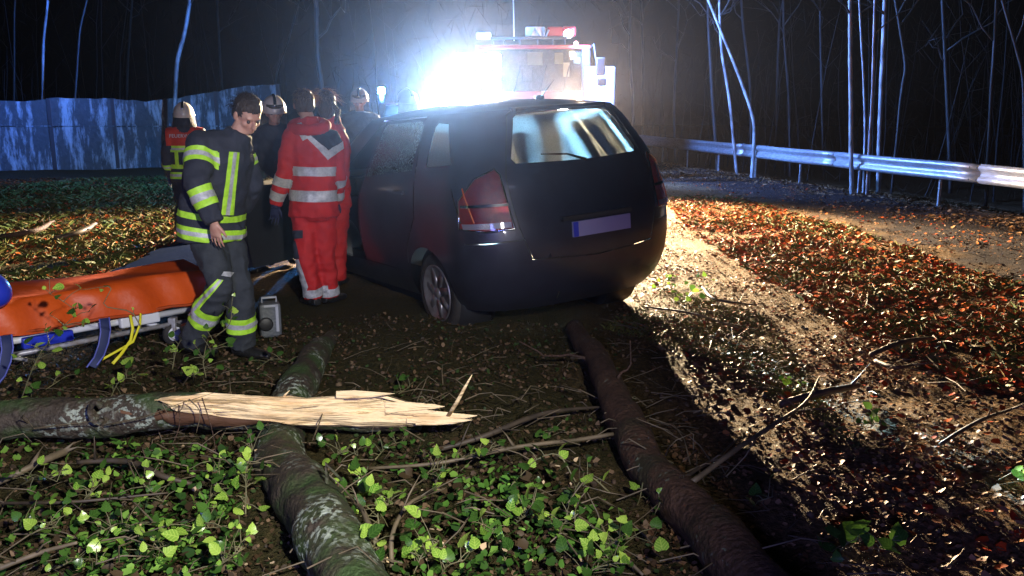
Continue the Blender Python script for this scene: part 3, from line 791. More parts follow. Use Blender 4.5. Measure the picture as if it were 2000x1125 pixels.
# the opened left front door, swung about its hinge
Vd, Fd = take(['front_door|L']); Vw, Fw = take(['front_door_window|L'], 0.004)
hinge = S(ss(3.28), .8); swing = Matrix.Rotation(math.radians(-62), 3, 'Z')
def sw(Vv): return [hinge + swing @ (Vector(v) - hinge) for v in Vv]
inner = [Vector(v) + Vector((.07, 0, 0)) for v in Vd]
od = ck('front_door', sw(Vd), Fd, M['paint']); ck('inner_panel', sw(inner), [tuple(f)[::-1] for f in Fd], M['black_plastic'], od); ck('window', sw(Vw), Fw, M['glass_crazed'], od)
db = MB(); db.V = []; db.box(Vector((0, 0, 0)), (.02, .42, .035)); cc = Vector((-.80, 2.75, 1.02))
ck('window_ledge', sw([Vector(v) + Vector((cc.x, cc.y, .985)) for v in db.V]), db.F, M['wood'] if False else pbr('ledge_lit_yellow', (.6, .5, .28), .4), od, False)  # lamp-lit yellow of the door edge put into the trim colour

# ------------------------------------------------------------------ people
def frame_from(fwd):
    f = Vector((fwd[0], fwd[1], 0)).normalized(); r = Vector((f.y, -f.x, 0)); return f, r
def hand_into(mb, wr, d, palm_n, side, L=0.19, spread=0.10, curl=0.5, open_=True):
    """palm, four fingers of different length with two bends, and a thumb from the side of the palm"""
    d = Vector(d).normalized(); n = Vector(palm_n); n = (n - d * n.dot(d)).normalized(); s = d.cross(n) * side
    mb.loft([wr - d * .02, wr + d * .02, wr + d * L * .30, wr + d * L * .50], [(.028, .02), (.030, .02), (.042, .017), (.041, .014)], s, 12)
    base = wr + d * L * .47
    for k, (o, ln) in enumerate(((-.032, .44), (-.011, .50), (.011, .47), (.031, .37))):
        dd = (d + s * (o / .032) * spread).normalized(); p0 = base + s * o - d * .012; l = L * ln; r = .0088 - .0006 * k
        p1 = p0 + dd * l * .45; d2 = (dd + n * curl * .5).normalized(); p2 = p1 + d2 * l * .32; d3 = (dd + n * curl * 1.1).normalized(); p3 = p2 + d3 * l * .25
        mb.tube([p0, p1, p2, p3], [r, r * .95, r * .86, r * .68], 8)
        mb.ell(p3, (r * .7,) * 3, None, 8, 5)
    t0 = wr + d * L * .16 - s * .026; t1 = t0 - s * .028 + d * .034 + n * .008; t2 = t1 - s * .010 + d * .030 + n * .008
    mb.tube([t0, t1, t2], [.014, .011, .008], 8); mb.ell(t2, (.008,) * 3, None, 8, 5)
def head_into(mb, c, f, r, u, k=1.0):
    """head with jaw, brow, nose, lips and ears; f = where it looks"""
    Mx = Matrix((r, f, u)).transposed()
    def e(o, rad): mb.ell(c + Mx @ (Vector(o) * k), tuple(x * k for x in rad), Mx)
    e((0, -.012, .022), (.076, .094, .092)); e((0, .020, -.040), (.060, .068, .062)); e((0, .048, -.074), (.038, .038, .030))
    e((0, .072, .020), (.050, .014, .012)); e((0, .096, -.014), (.011, .017, .024)); e((0, .106, -.030), (.015, .014, .011))
    e((0, .079, -.058), (.020, .010, .006)); e((0, .077, -.069), (.018, .010, .006))
    for sx in (-1, 1): e((sx * .079, -.008, -.010), (.010, .018, .030)); e((sx * .036, .052, -.028), (.026, .026, .022))
def person(label, J, fwd, look, outfit, group=None, vox=.011, hands='glove', seed=0.0, girth=1.0, foot=None, tags=None):
    f, r = frame_from(fwd); base = (J['anL'] + J['anR']) / 2; base.z = 0
    root = thing('person', base, label, 'person', group)
    lf = Vector(look).normalized(); lr = lf.cross(Vector((0, 0, 1))).normalized(); lu = lr.cross(lf).normalized()
    hd, nk, ch, pe = J['head'], J['neck'], J['chest'], J['pelvis']
    # body: one continuous figure
    b_ = MB(); head_into(b_, hd, lf, lr, lu)
    b_.loft([nk - (hd - nk) * .35, nk, nk + (hd - nk) * .55, hd - Vector((0, 0, .02))], [.066, .058, .055, .05], r, 14)
    b_.loft([pe - Vector((0, 0, .06)), pe, (pe + ch) / 2, ch, ch + (nk - ch) * .7, nk], [(.12, .08), (.15, .10), (.135, .09), (.155, .10), (.13, .08), (.05, .05)], r, 16)
    for sd in 'LR':
        b_.loft([J['sh' + sd], (J['sh' + sd] + J['el' + sd]) / 2, J['el' + sd], (J['el' + sd] + J['wr' + sd]) / 2, J['wr' + sd]], [.05, .048, .04, .038, .027], f, 10)
        b_.loft([nk - Vector((0, 0, .05)), J['sh' + sd]], [.06, .05], f, 10)
        b_.loft([J['hip' + sd], (J['hip' + sd] + J['kn' + sd]) / 2, J['kn' + sd], (J['kn' + sd] * .6 + J['an' + sd] * .4), J['an' + sd]], [.085, .08, .055, .055, .04], r, 12)
        b_.loft([J['an' + sd] + Vector((0, 0, .02)), J['an' + sd] - Vector((0, 0, .03)) + f * .02], [.04, .04], r, 10)
        if hands == 'bare' or (isinstance(hands, dict) and hands.get(sd) == 'bare'):
            hand_into(b_, J['wr' + sd], J['ha' + sd] - J['wr' + sd], J.get('pn' + sd, -f), J.get('hs' + sd, 1), curl=.45)
    Vb, Fb = remesh(b_, vox * .62 if hands == 'bare' else vox, 2); body_o = mk('body', Vb, Fb, M['skin'], root)
    for sx in (-1, 1):
        e_ = MB(); e_.ell(hd + lr * sx * .032 + lf * .076 + lu * .000, (.011, .011, .011), None, 10, 7); e_.build('eye', M['eye'], body_o)
    # jacket
    g_ = girth; j_ = MB()
    hem = pe - Vector((0, 0, outfit.get('hem', .14)))
    j_.loft([hem, pe, pe * .5 + ch * .5, ch, ch + (nk - ch) * .62, nk + Vector((0, 0, -.01)), nk + (hd - nk) * .28], [(.205 * g_, .155 * g_), (.195 * g_, .15 * g_), (.19 * g_, .145 * g_), (.205 * g_, .145 * g_), (.17 * g_, .12 * g_), (.09, .085), (.082, .08)], r, 22)
    for sd in 'LR':
        sh, el, wr = J['sh' + sd], J['el' + sd], J['wr' + sd]
        j_.loft([nk - Vector((0, 0, .055)), (nk + sh) / 2 - Vector((0, 0, .02)), sh], [.095, .088, .085], f, 12)
        j_.ell(sh, (.082 * g_,) * 3)
        j_.loft([sh, (sh + el) / 2, el, (el + wr) / 2, wr + (wr - el).normalized() * .005], [.080 * g_, .075 * g_, .068 * g_, .062 * g_, .053 * g_], f, 14)
        j_.ell(el, (.067 * g_,) * 3)
    Vj, Fj = remesh(j_, vox, 4, .0105, 6.5, seed)
    jk = mk('jacket', Vj, Fj, outfit['jacket'], root)
    # trousers
    t_ = MB()
    t_.loft([pe - Vector((0, 0, .13)), pe, pe + Vector((0, 0, .12))], [(.165, .125), (.175, .13), (.165, .12)], r, 18)
    for sd in 'LR':
        hp, kn, an_ = J['hip' + sd], J['kn' + sd], J['an' + sd]
        t_.loft([hp + Vector((0, 0, .05)), hp * .5 + kn * .5, kn, kn * .5 + an_ * .5, an_ - Vector((0, 0, .02))], [.105, .100, .085, .084, .078], r, 14)
        t_.ell(kn, (.085,) * 3)
    Vt, Ft = remesh(t_, vox, 4, .0125, 6.5, seed + 9)
    tr = mk('trousers', Vt, Ft, outfit['trousers'], root)
    # boots
    for sd in 'LR':
        an_ = J['an' + sd]; ff = Vector(J.get('ft' + sd, f)).normalized(); rr_ = ff.cross(Vector((0, 0, 1)))
        o_ = MB(); sole = an_.z - .085
        o_.loft([an_ + Vector((0, 0, .10)), an_, an_ + Vector((0, 0, -.05)) + ff * .01], [.058, .055, .055], ff, 12)
        o_.loft([an_ - ff * .075 + Vector((0, 0, -.045)), an_ + Vector((0, 0, -.045)), an_ + ff * .10 + Vector((0, 0, -.055)), an_ + ff * .17 + Vector((0, 0, -.06)), an_ + ff * .21 + Vector((0, 0, -.065))], [(.036, .034), (.046, .042), (.050, .034), (.045, .028), (.022, .018)], rr_, 14)
        Vo, Fo = remesh(o_, .009, 2); mk('boot', Vo, Fo, M['boot'], root)
        if not (hands == 'bare' or (isinstance(hands, dict) and hands.get(sd) == 'bare')):
            h_ = MB(); hand_into(h_, J['wr' + sd], J['ha' + sd] - J['wr' + sd], J.get('pn' + sd, -f), J.get('hs' + sd, 1), L=.20, curl=.9)
            h_.loft([J['wr' + sd] - (J['ha' + sd] - J['wr' + sd]).normalized() * .05, J['wr' + sd] + (J['ha' + sd] - J['wr' + sd]).normalized() * .03], [.042, .04], f, 12)
            Vh, Fh = remesh(h_, .007, 2); mk('glove', Vh, Fh, outfit.get('glove', M['glove']), root)
    return dict(root=root, f=f, r=r, jk=jk, tr=tr, Vj=Vj, Fj=Fj, Vt=Vt, Ft=Ft, J=J, lf=lf, lr=lr, lu=lu, body=body_o)
def near_bone(a, b, rad):
    a = Vector(a); b = Vector(b); d = b - a; l2 = d.length_squared
    def k(c, n):
        t = max(-.1, min(1.1, (c - a).dot(d) / l2)); return (c - a - d * t).length < rad
    return k
def limb_band(Pn, which, sd, t0, t1, cols, rad=.12):
    """stripe round a limb; cols: list of (material, from, to, lift) in the band's own width"""
    J = Pn['J']
    a, b = {'upper': ('sh', 'el'), 'fore': ('el', 'wr'), 'thigh': ('hip', 'kn'), 'shin': ('kn', 'an')}[which]
    a = J[a + sd]; b = J[b + sd]
    if which in ('upper', 'fore'): V_, F_, par = Pn['Vj'], Pn['Fj'], Pn['jk']
    else: V_, F_, par = Pn['Vt'], Pn['Ft'], Pn['tr']
    for m_, u0, u1, off in cols:
        band('reflective_stripe', V_, F_, slab(a, b, t0 + (t1 - t0) * u0, t0 + (t1 - t0) * u1), near_bone(a, b, rad), off, m_, par)
YSY = [(M['hivis'], 0, 1, .004), (M['silver'], .33, .67, .0065)]
SIL = [(M['silver'], 0, 1, .004)]
def seen_patch(Pn, poly, m_, off, garment='j', facing=None, cond=None):
    V_, F_, par = (Pn['Vj'], Pn['Fj'], Pn['jk']) if garment == 'j' else (Pn['Vt'], Pn['Ft'], Pn['tr'])
    eye = Vector((0, 0, EYE))
    def k(c, n):
        if n.dot((eye - c).normalized()) < -0.05: return False
        return cond(c, n) if cond else True
    return band('reflective_stripe', V_, F_, line_planes(poly), k, off, m_, par)
def strand_mat(base):
    if base.name + '_strands' in bpy.data.materials: return bpy.data.materials[base.name + '_strands']
    m, N, L, b = mat_base(base.name + '_strands'); c = (.30, .17, .08, 1) if 'fair' in base.name else (.06, .04, .03, 1)
    b.inputs['Base Color'].default_value = c; b.inputs['Roughness'].default_value = .4
    t = N.new('ShaderNodeBsdfTranslucent'); t.inputs[0].default_value = c; x = N.new('ShaderNodeMixShader'); x.inputs[0].default_value = .6
    L.new(b.outputs[0], x.inputs[1]); L.new(t.outputs[0], x.inputs[2]); L.new(x.outputs[0], N['Material Output'].inputs[0]); return m
def hair_on(Pn, kind, mat, cap=None):
    hd, lf, lr, lu = Pn['J']['head'], Pn['lf'], Pn['lr'], Pn['lu']
    Mx = Matrix((lr, lf, lu)).transposed(); h = MB()
    h.ell(hd + Mx @ Vector((0, -.020, .038)), (.086, .100, .088), Mx)
    h.ell(hd + Mx @ Vector((0, -.045, -.01)), (.080, .072, .085), Mx)
    if kind == 'long':
        h.ell(hd + Mx @ Vector((0, -.06, -.05)), (.078, .06, .10), Mx)
    Vh, Fh = remesh(h, .008, 2)
    Vh = np.array(Vh); rel = (Vh - np.array(hd)) @ np.array([lr, lf, lu]).T
    ok = ~((rel[:, 1] > .045) & (rel[:, 2] < .052)) & (rel[:, 2] > (-.07 if kind != 'long' else -.16))
    Fk = [f_ for f_ in Fh if all(ok[i] for i in f_)]
    d = fbm(rel * np.array([90, 90, 22]), 2) * .004; nn = rel / (np.linalg.norm(rel, axis=1)[:, None] + 1e-9)
    Vh = Vh + (nn * d[:, None]) @ np.array([lr, lf, lu])
    ho_ = mk('hair', Vh, Fk, mat, Pn['root'])
    st = MB()   # loose strands give the outline some fuzz
    sm_ = strand_mat(mat)
    for k in range(340 if kind != 'short' else 260):
        a = random.uniform(0, 2 * math.pi); e_ = random.uniform(-.1, 1.4)
        dv_ = Vector((math.cos(a) * math.cos(e_), -abs(math.sin(a)) * math.cos(e_) if e_ < .6 else math.sin(a) * math.cos(e_), math.sin(e_)))
        p0 = hd + Mx @ Vector((dv_.x * .086, dv_.y * .10 - .02, dv_.z * .088 + .03)); t = Mx @ (dv_ * .6 + Vector((random.uniform(-1, 1), -.6, random.uniform(-1, .3))))
        l = random.uniform(.015, .045) * (1.5 if kind == 'long' else 1)
        st.tube([p0, p0 + t * l * .5, p0 + t * l + Vector((0, 0, -l * .5))], [.0013, .0011, .0005], 3, cap=False)
    st.build('strands', sm_, ho_)
    return ho_
def helmet_on(Pn, shell=None, dark=False):
    hd, lf, lr, lu = Pn['J']['head'], Pn['lf'], Pn['lr'], Pn['lu']; Mx = Matrix((lr, lf, lu)).transposed()
    hr_ = bpy.data.objects.new('helmet', None)
    V_ = []; F_ = []; seg = 28; rings = 10
    for i in range(rings + 1):
        ph = math.pi / 2 * i / rings * 1.12
        for j in range(seg):
            a = 2 * math.pi * j / seg; rx, ry, rz = .118, .145, .135
            x = rx * math.sin(ph) * math.cos(a); y = ry * math.sin(ph) * math.sin(a); z = rz * math.cos(ph)
            if i == rings: x *= 1.10; y *= 1.14; z -= .012 + .03 * max(0, -math.sin(a))
            V_.append(hd + Mx @ Vector((x, y - .012, z + .045)))
    for i in range(rings):
        for j in range(seg): F_.append((i * seg + j, (i + 1) * seg + j, (i + 1) * seg + (j + 1) % seg, i * seg + (j + 1) % seg))
    mt = M['helmet_dark'] if dark else (shell or M['helmet'])
    ho_ = mk('helmet', V_, F_, mt, Pn['root'])
    s_ = ho_.modifiers.new('s', 'SOLIDIFY'); s_.thickness = .006
    c_ = MB(); pts = [hd + Mx @ Vector((0, -.012 + .147 * math.sin(a), .045 + .139 * math.cos(a))) for a in np.linspace(-1.35, 1.35, 14)]
    c_.loft(pts, [(.016, .008)] * 14, lr, 8); c_.build('crest', M['chrome'] if not dark else mt, ho_)
    ng = MB(); V2 = []; F2 = []
    for i, (k, z) in enumerate(((1.0, -.0), (1.08, -.07), (1.18, -.14))):
        for j in range(15):
            a = math.pi + math.pi * j / 14; V2.append(hd + Mx @ Vector((.115 * k * math.cos(a), -.012 + .14 * k * math.sin(a) * 1.0, z + .015)))
    for i in range(2):
        for j in range(14): F2.append((i * 15 + j, i * 15 + j + 1, (i + 1) * 15 + j + 1, (i + 1) * 15 + j))
    no = mk('neck_guard', V2, F2, M['navy'], ho_); s_ = no.modifiers.new('s', 'SOLIDIFY'); s_.thickness = .006
    v_ = MB(); v_.loft([hd + Mx @ Vector((.10 * math.sin(a), .13 * math.cos(a) + .0, .075)) for a in np.linspace(-1.1, 1.1, 9)], [(.006, .022)] * 9, lf, 8); v_.build('visor', M['truck_glass'], ho_)
    for sx in (-1, 1):
        e_ = MB(); e_.lathe(hd + Mx @ Vector((sx * .121, -.01, .03)), [(.022, 0), (.02, .006), (.001, .007)], Mx @ Vector((sx, 0, 0)), 12); e_.build('side_knob', M['helmet_dark'], ho_)

V3 = Vector
# 1 firefighter in the foreground, striding to the right, bent over
Y = 5.5
J = dict(head=P(484, 224, Y), neck=P(462, 268, Y), chest=P(427, 325, Y), pelvis=P(412, 428, Y + .03),
         shR=P(393, 283, Y - .12), elR=P(384, 358, Y - .28), wrR=P(418, 432, Y - .30), haR=P(424, 480, Y - .27),
         shL=P(462, 292, Y + .16), elL=P(492, 360, Y + .2), wrL=P(474, 402, Y + .33), haL=P(455, 425, Y + .34),
         hipR=P(400, 455, Y - .03), knR=P(432, 560, Y - .12), anR=P(372, 662, Y + .02),
         hipL=P(440, 455, Y + .1), knL=P(468, 560, Y + .05), anL=P(474, 672, Y + .12),
         pnR=V3((.4, 1, 0)), hsR=-1, ftR=V3((.8, -.35, 0)), ftL=V3((.85, -.3, 0)))
p1 = person('bareheaded firefighter in navy gear with yellow-green stripes striding past the orange stretcher', J, (.75, -.62), (.62, -.62, -.62),
            dict(jacket=M['navy'], trousers=M['navy_trousers'], hem=.13), 'rescuers around the crashed car', vox=.010, hands='bare', seed=3, girth=1.10)
limb_band(p1, 'upper', 'R', .22, .55, YSY, .115); limb_band(p1, 'fore', 'R', .12, .62, YSY, .11)
limb_band(p1, 'upper', 'L', .25, .5, YSY, .1)
fr = lambda c, n: n.dot(p1['f']) > -.2
for poly, m_, off in (([(447, 296), (467, 297), (455, 420), (431, 420)], M['hivis'], .006), ([(455, 297), (461, 297), (447, 420), (439, 420)], M['silver'], .009)):
    seen_patch(p1, poly, m_, off, cond=lambda c, n: (c - p1['J']['elR']).length > .0 and near_bone(p1['J']['chest'] + V3((0, 0, .2)), p1['J']['pelvis'] - V3((0, 0, .2)), .26)(c, n) and not near_bone(p1['J']['elR'], p1['J']['wrR'], .075)(c, n) and not near_bone(p1['J']['shR'], p1['J']['elR'], .09)(c, n))
pe = J['pelvis']; tors = near_bone(J['chest'], pe - V3((0, 0, .2)), .27)
notarm = lambda c, n: tors(c, n) and not near_bone(J['elR'], J['wrR'], .075)(c, n) and not near_bone(J['elL'], J['wrL'], .075)(c, n)
up = V3((.18, 0, 1)).normalized()
for m_, a, b_, off in ((M['hivis'], -.115, -.035, .005), (M['silver'], -.088, -.062, .008), (M['hivis'], .015, .055, .005)):
    band('reflective_stripe', p1['Vj'], p1['Fj'], [(pe + up * a, up), (pe + up * b_, -up)], notarm, off, m_, p1['jk'])
limb_band(p1, 'shin', 'R', .36, .66, YSY, .14); limb_band(p1, 'shin', 'L', .48, .74, YSY, .14)
for poly, m_, off in (([(436, 548), (424, 545), (362, 612), (376, 622)], M['hivis'], .006), ([(433, 548), (428, 546), (367, 615), (372, 619)], M['silver'], .009), ([(431, 538), (436, 530), (456, 532), (449, 542)], M['silver'], .006)):
    seen_patch(p1, poly, m_, off, 't')
hair_on(p1, 'short', M['hair_dark'])

# 2 medic in red, back to the viewer
Y = 7.15
J = dict(head=P(594, 205, Y + .05), neck=P(604, 244, Y), chest=P(610, 300, Y), pelvis=P(612, 398, Y),
         shL=P(571, 271, Y - .02), elL=P(553, 345, Y - .06), wrL=P(539, 398, Y - .02), haL=P(536, 430, Y),
         shR=P(647, 275, Y + .03), elR=P(660, 345, Y + .05), wrR=P(656, 392, Y + .16), haR=P(652, 415, Y + .24),
         hipL=P(594, 425, Y), knL=P(598, 500, Y - .04), anL=P(612, 577, Y + .0),
         hipR=P(632, 425, Y + .03), knR=P(636, 498, Y + .04), anR=P(643, 572, Y + .12), ftL=V3((-.5, .6, 0)), ftR=V3((.4, .7, 0)))
p2 = person('medic in red silver-banded suit with dark shoulder panel, back turned, by the car', J, (.10, 1), (-.30, .9, -.12),
            dict(jacket=M['red_cloth'], trousers=M['red_cloth'], hem=.10), 'rescuers around the crashed car', seed=11)
tor2 = near_bone(J['chest'] + V3((0, 0, .15)), J['pelvis'] - V3((0, 0, .15)), .25)
def notarm2(c, n):
    return tor2(c, n) and not any(near_bone(J[a + s], J[b + s], .085)(c, n) for s in 'LR' for a, b in (('sh', 'el'), ('el', 'wr')))
up = V3((0.02, 0, 1)).normalized(); pe = J['pelvis']
for a, b_ in ((.03, .12), (.235, .31)):
    band('reflective_stripe', p2['Vj'], p2['Fj'], [(pe + up * a, up), (pe + up * b_, -up)], notarm2, .005, M['silver'], p2['jk'])
for s in 'LR':
    limb_band(p2, 'fore', s, -.02, .30, SIL, .10); limb_band(p2, 'fore', s, .52, .84, SIL, .10)
band_back = lambda c, n: n.y < .25 and (c - V3((0, 0, 0))).z > J['chest'].z - .1
for poly in ([(574, 244), (590, 240), (605, 268), (592, 275)], [(594, 264), (604, 262), (642, 295), (640, 312)], [(640, 312), (640, 295), (668, 276), (670, 290)]):
    seen_patch(p2, poly, M['silver'], .009, cond=band_back)
seen_patch(p2, [(598, 245), (655, 250), (668, 276), (640, 297), (606, 266)], M['navy'], .004, cond=band_back)
limb_band(p2, 'shin', 'L', .80, 1.0, SIL, .13); limb_band(p2, 'shin', 'R', .80, 1.0, SIL, .13)
seen_patch(p2, [(573, 508), (584, 506), (602, 560), (594, 580)], M['silver'], .005, 't')
seen_patch(p2, [(563, 451), (592, 450), (592, 465), (563, 466)], M['navy'], .008, 't')
seen_patch(p2, [(568, 470), (578, 470), (586, 505), (574, 506)], M['navy'], .006, 't')
hd_ = MB(); nk = J['neck']   # thick hood rolled at the neck
hd_.loft([nk + V3((.13 * math.cos(a), .10 * math.sin(a), -.01 + .035 * math.sin(a))) for a in np.linspace(0, 2 * math.pi, 18)], [.05] * 18, V3((0, 0, 1)), 10)
Vh, Fh = remesh(hd_, .012, 3, .006, 9.0, 5); mk('hood', Vh, Fh, M['red_cloth'], p2['root'])
hair_on(p2, 'short', M['hair_fair'])

# 3 colleague with a ponytail beyond the medic
Y = 7.9
dx = lambda x: x
J = dict(head=P(637, 203, Y), neck=P(645, 240, Y), chest=P(650, 290, Y + .02), pelvis=P(650, 375, Y + .02),
         shL=P(620, 262, Y), elL=P(612, 325, Y + .02), wrL=P(618, 372, Y + .2), haL=P(622, 395, Y + .27),
         shR=P(664, 266, Y + .02), elR=P(668, 320, Y + .12), wrR=P(664, 350, Y + .3), haR=P(664, 360, Y + .4),
         hipL=P(635, 400, Y), knL=P(635, 470, Y), anL=P(635, 540, Y + .02), hipR=P(660, 400, Y), knR=P(660, 470, Y), anR=P(660, 540, Y + .02))
p3 = person('rescuer with a fair ponytail leaning in beyond the red-suited medic', J, (.2, 1), (-.2, .9, -.1),
            dict(jacket=M['red_cloth'], trousers=M['red_cloth']), 'rescuers around the crashed car', vox=.013, seed=21, girth=.8)
h3 = hair_on(p3, 'long', M['hair_fair'])
pt = MB()
for k in range(36):
    a = P(648 + random.uniform(-3, 3), 205 + random.uniform(-6, 4), Y - .08); e_ = P(658 + random.uniform(-6, 7), 238 + random.uniform(-5, 6), Y - .08)
    mpt = P(660 + random.uniform(-5, 4), 218 + random.uniform(-4, 4), Y - .12)
    pt.tube([a, mpt, e_], [.006, .007, .002], 5)
pt.build('ponytail', M['hair_fair'], h3)

# far firefighters
def firefighter(px, ytop, Y, label, face, yfeet=None, hemp=.10, dark_helm=False, jacket=None, seed=0, shell=None, lean=0.0, look=None):
    """upright firefighter whose helmet top shows at (px, ytop) at distance Y"""
    top = P(px, ytop, Y); H = top.z - 0.10; zf = 0.0
    f, r = frame_from(face); c0 = V3((top.x, Y, 0)); k = (top.z - 0.0) / 1.86; l = V3((f.x, f.y, 0)) * lean
    def q(a, b_, z): return c0 + r * a * k + f * b_ * k + V3((0, 0, z * k)) + l * max(0, (z - 1.0))
    J = dict(head=q(0, .02, 1.66), neck=q(0, -.01, 1.50), chest=q(0, 0, 1.30), pelvis=q(0, 0, .98),
             shL=q(-.18, 0, 1.44), shR=q(.18, 0, 1.44), elL=q(-.25, -.02, 1.15), elR=q(.25, -.02, 1.15), wrL=q(-.24, .08, .92), wrR=q(.24, .08, .92), haL=q(-.23, .10, .80), haR=q(.23, .10, .80),
             hipL=q(-.09, 0, .92), hipR=q(.09, 0, .92), knL=q(-.11, .03, .50), knR=q(.11, .02, .50), anL=q(-.12, 0, .10), anR=q(.12, .0, .10))
    lk = look or (f.x, f.y, -.12)
    pp = person(label, J, face, lk, dict(jacket=jacket or M['navy'], trousers=M['navy'], hem=.13), 'rescuers around the crashed car', vox=.014, seed=seed)
    helmet_on(pp, shell, dark_helm)
    tb = near_bone(J['chest'], J['pelvis'] - V3((0, 0, .15)), .24)
    na = lambda c, n: tb(c, n) and not any(near_bone(J[a + s], J[b_ + s], .08)(c, n) for s in 'LR' for a, b_ in (('sh', 'el'), ('el', 'wr')))
    pe = J['pelvis']; u = V3((0, 0, 1))
    for m_, a, b_, off in ((M['hivis'], -.10, -.02, .005), (M['silver'], -.075, -.045, .008)):
        band('reflective_stripe', pp['Vj'], pp['Fj'], [(pe + u * a, u), (pe + u * b_, -u)], na, off, m_, pp['jk'])
    for s in 'LR': limb_band(pp, 'fore', s, .35, .62, YSY, .10)
    return pp, na
p4, na4 = firefighter(357, 199, 10.6, 'helmeted firefighter with orange-red lettered shoulder yoke, back turned, before the blue-lit wall', (-.25, 1), seed=31)
J = p4['J']; u = V3((0, 0, 1)); ch = J['chest']
band('shoulder_yoke', p4['Vj'], p4['Fj'], [(ch + u * .0, u)], lambda c, n: c.z > ch.z - .02 and not near_bone(J['neck'] + u * .02, J['neck'] + u * .2, .10)(c, n) and abs((c - ch).dot(p4['r'])) < .21, .004, M['red_dark'], p4['jk'])
band('reflective_stripe', p4['Vj'], p4['Fj'], [(ch - u * .075, u), (ch, -u)], na4, .006, M['hivis'], p4['jk'])
band('reflective_stripe', p4['Vj'], p4['Fj'], [(ch - u * .05, u), (ch - u * .025, -u)], na4, .009, M['silver'], p4['jk'])
for sx in (-1, 1):
    c_ = ch + p4['r'] * sx * .10
    band('reflective_stripe', p4['Vj'], p4['Fj'], [(c_ - p4['r'] * .022, p4['r']), (c_ + p4['r'] * .022, -p4['r']), (J['pelvis'] + u * .02, u), (ch - u * .07, -u)], na4, .0055, M['hivis'], p4['jk'])
band('reflective_stripe', p4['Vj'], p4['Fj'], [(J['pelvis'] + u * .02, u), (J['pelvis'] + u * .07, -u)], na4, .006, M['hivis'], p4['jk'])
def text_obj(txt, size, loc, rot, mat, parent, name='lettering', ext=.001):
    cu = bpy.data.curves.new(name, 'FONT'); cu.body = txt; cu.size = size; cu.align_x = 'CENTER'; cu.align_y = 'CENTER'; cu.extrude = ext
    t = bpy.data.objects.new(name, cu); COL.objects.link(t)
    dg = bpy.context.evaluated_depsgraph_get(); me = bpy.data.meshes.new_from_object(t.evaluated_get(dg)); bpy.data.objects.remove(t)
    o = bpy.data.objects.new(name, me); COL.objects.link(o); me.materials.clear(); me.materials.append(mat)
    o.parent = parent; o.location = Vector(loc) - origin_of(parent); o.rotation_euler = rot
    return o
fb = p4['f']; tl_ = ch + u * .115 - fb * .165
text_obj('FEUERWEHR', .058, tl_, (math.radians(86), 0, math.atan2(fb.y, fb.x) - math.pi / 2), M['white_text'], p4['jk'])
p5, _ = firefighter(530, 184, 9.2, 'firefighter with pale-lit helmet bending down between the walking firefighter and the medic', (.3, -.8), seed=41, lean=.25)
p6, _ = firefighter(701, 168, 11.8, 'firefighter in pale helmet beyond the front of the car roof', (.1, -1), seed=51, shell=M['helmet'])
p7, _ = firefighter(795, 170, 10.9, 'firefighter in dark helmet beyond the middle of the car roof', (-.6, .8), seed=61, dark_helm=True)

# ------------------------------------------------------------------ stretcher
A0 = P(-130, 0, 1); 
a_n = V3((-3.38, 4.72, 0)); b_n = V3((-2.15, 6.08, 0)); ax = (b_n - a_n).normalized(); ay = V3((-ax.y, ax.x, 0)); LEN = (b_n - a_n).length
st = thing('stretcher', a_n, 'wheeled ambulance stretcher under an orange cover with blue and yellow straps hanging down', 'stretcher')
def sp_(u, v, z): return a_n + ax * u + ay * v + V3((0, 0, z))
nu, nv = 60, 34; Vv = []; prof = []
prof += [(-.035, .285), (-.03, .33), (-.02, .38), (-.0, .44), (.02, .475), (.05, .495)]
prof += [(.08 + .44 * k / 11, .497 - .012 * math.sin(math.pi * k / 11)) for k in range(12)]
prof += [(.55, .49), (.57, .46), (.59, .40), (.60, .30)]
for i in range(nu + 1):
    u_ = LEN * 1.04 * i / nu
    for j, (v, z) in enumerate(prof):
        side = 1 if j < 5 else 0
        w = .022 * math.sin(u_ * 9 + z * 8) * (1 if j < 5 else .15) + .012 * math.sin(u_ * 23 + 2 + j * .4) * (1 if j < 6 else .35)
        dz = .012 * math.sin(u_ * 5 + v * 9) + (.015 * math.sin(u_ * 7.3) if j == 0 else 0)
        Vv.append(sp_(u_, v - w, z + dz))
m_ = len(prof); Ff = [(i * m_ + j, i * m_ + j + 1, (i + 1) * m_ + j + 1, (i + 1) * m_ + j) for i in range(nu) for j in range(m_ - 1)]
Ff.append(tuple(range(m_))); Ff.append(tuple(nu * m_ + j for j in range(m_))[::-1])
cov = mk('cover', Vv, Ff, M['orange'], st)
b_ = MB(); b_.tube([sp_(LEN * 1.03 * k / 20, -.045 + .006 * math.sin(k), .29 + .008 * math.sin(k * 1.3)) for k in range(21)], .011, 6); b_.build('hem_cord', M['orange_dark'], cov)
for v in (.03, .53):
    b_ = MB(); b_.tube([sp_(0, v, .235), sp_(LEN * .98, v, .235)], .022, 10); b_.build('side_rail', M['frame_white'], st)
    b_ = MB(); b_.tube([sp_(0, v, .145), sp_(LEN * .9, v, .155)], .017, 8); b_.build('lower_rail', M['frame_grey'], st)
for u_ in (.08, .55, .95, 1.4, 1.75):
    b_ = MB(); b_.tube([sp_(u_, .03, .235), sp_(u_, .53, .235)], .014, 8); b_.build('cross_bar', M['frame_grey'], st)
for u_ in (.25, 1.25):
    b_ = MB(); b_.tube([sp_(u_, .04, .235), sp_(u_ + .35, .04, .10)], .014, 8); b_.tube([sp_(u_, .52, .235), sp_(u_ + .35, .52, .10)], .014, 8); b_.build('scissor_leg', M['frame_white'], st)
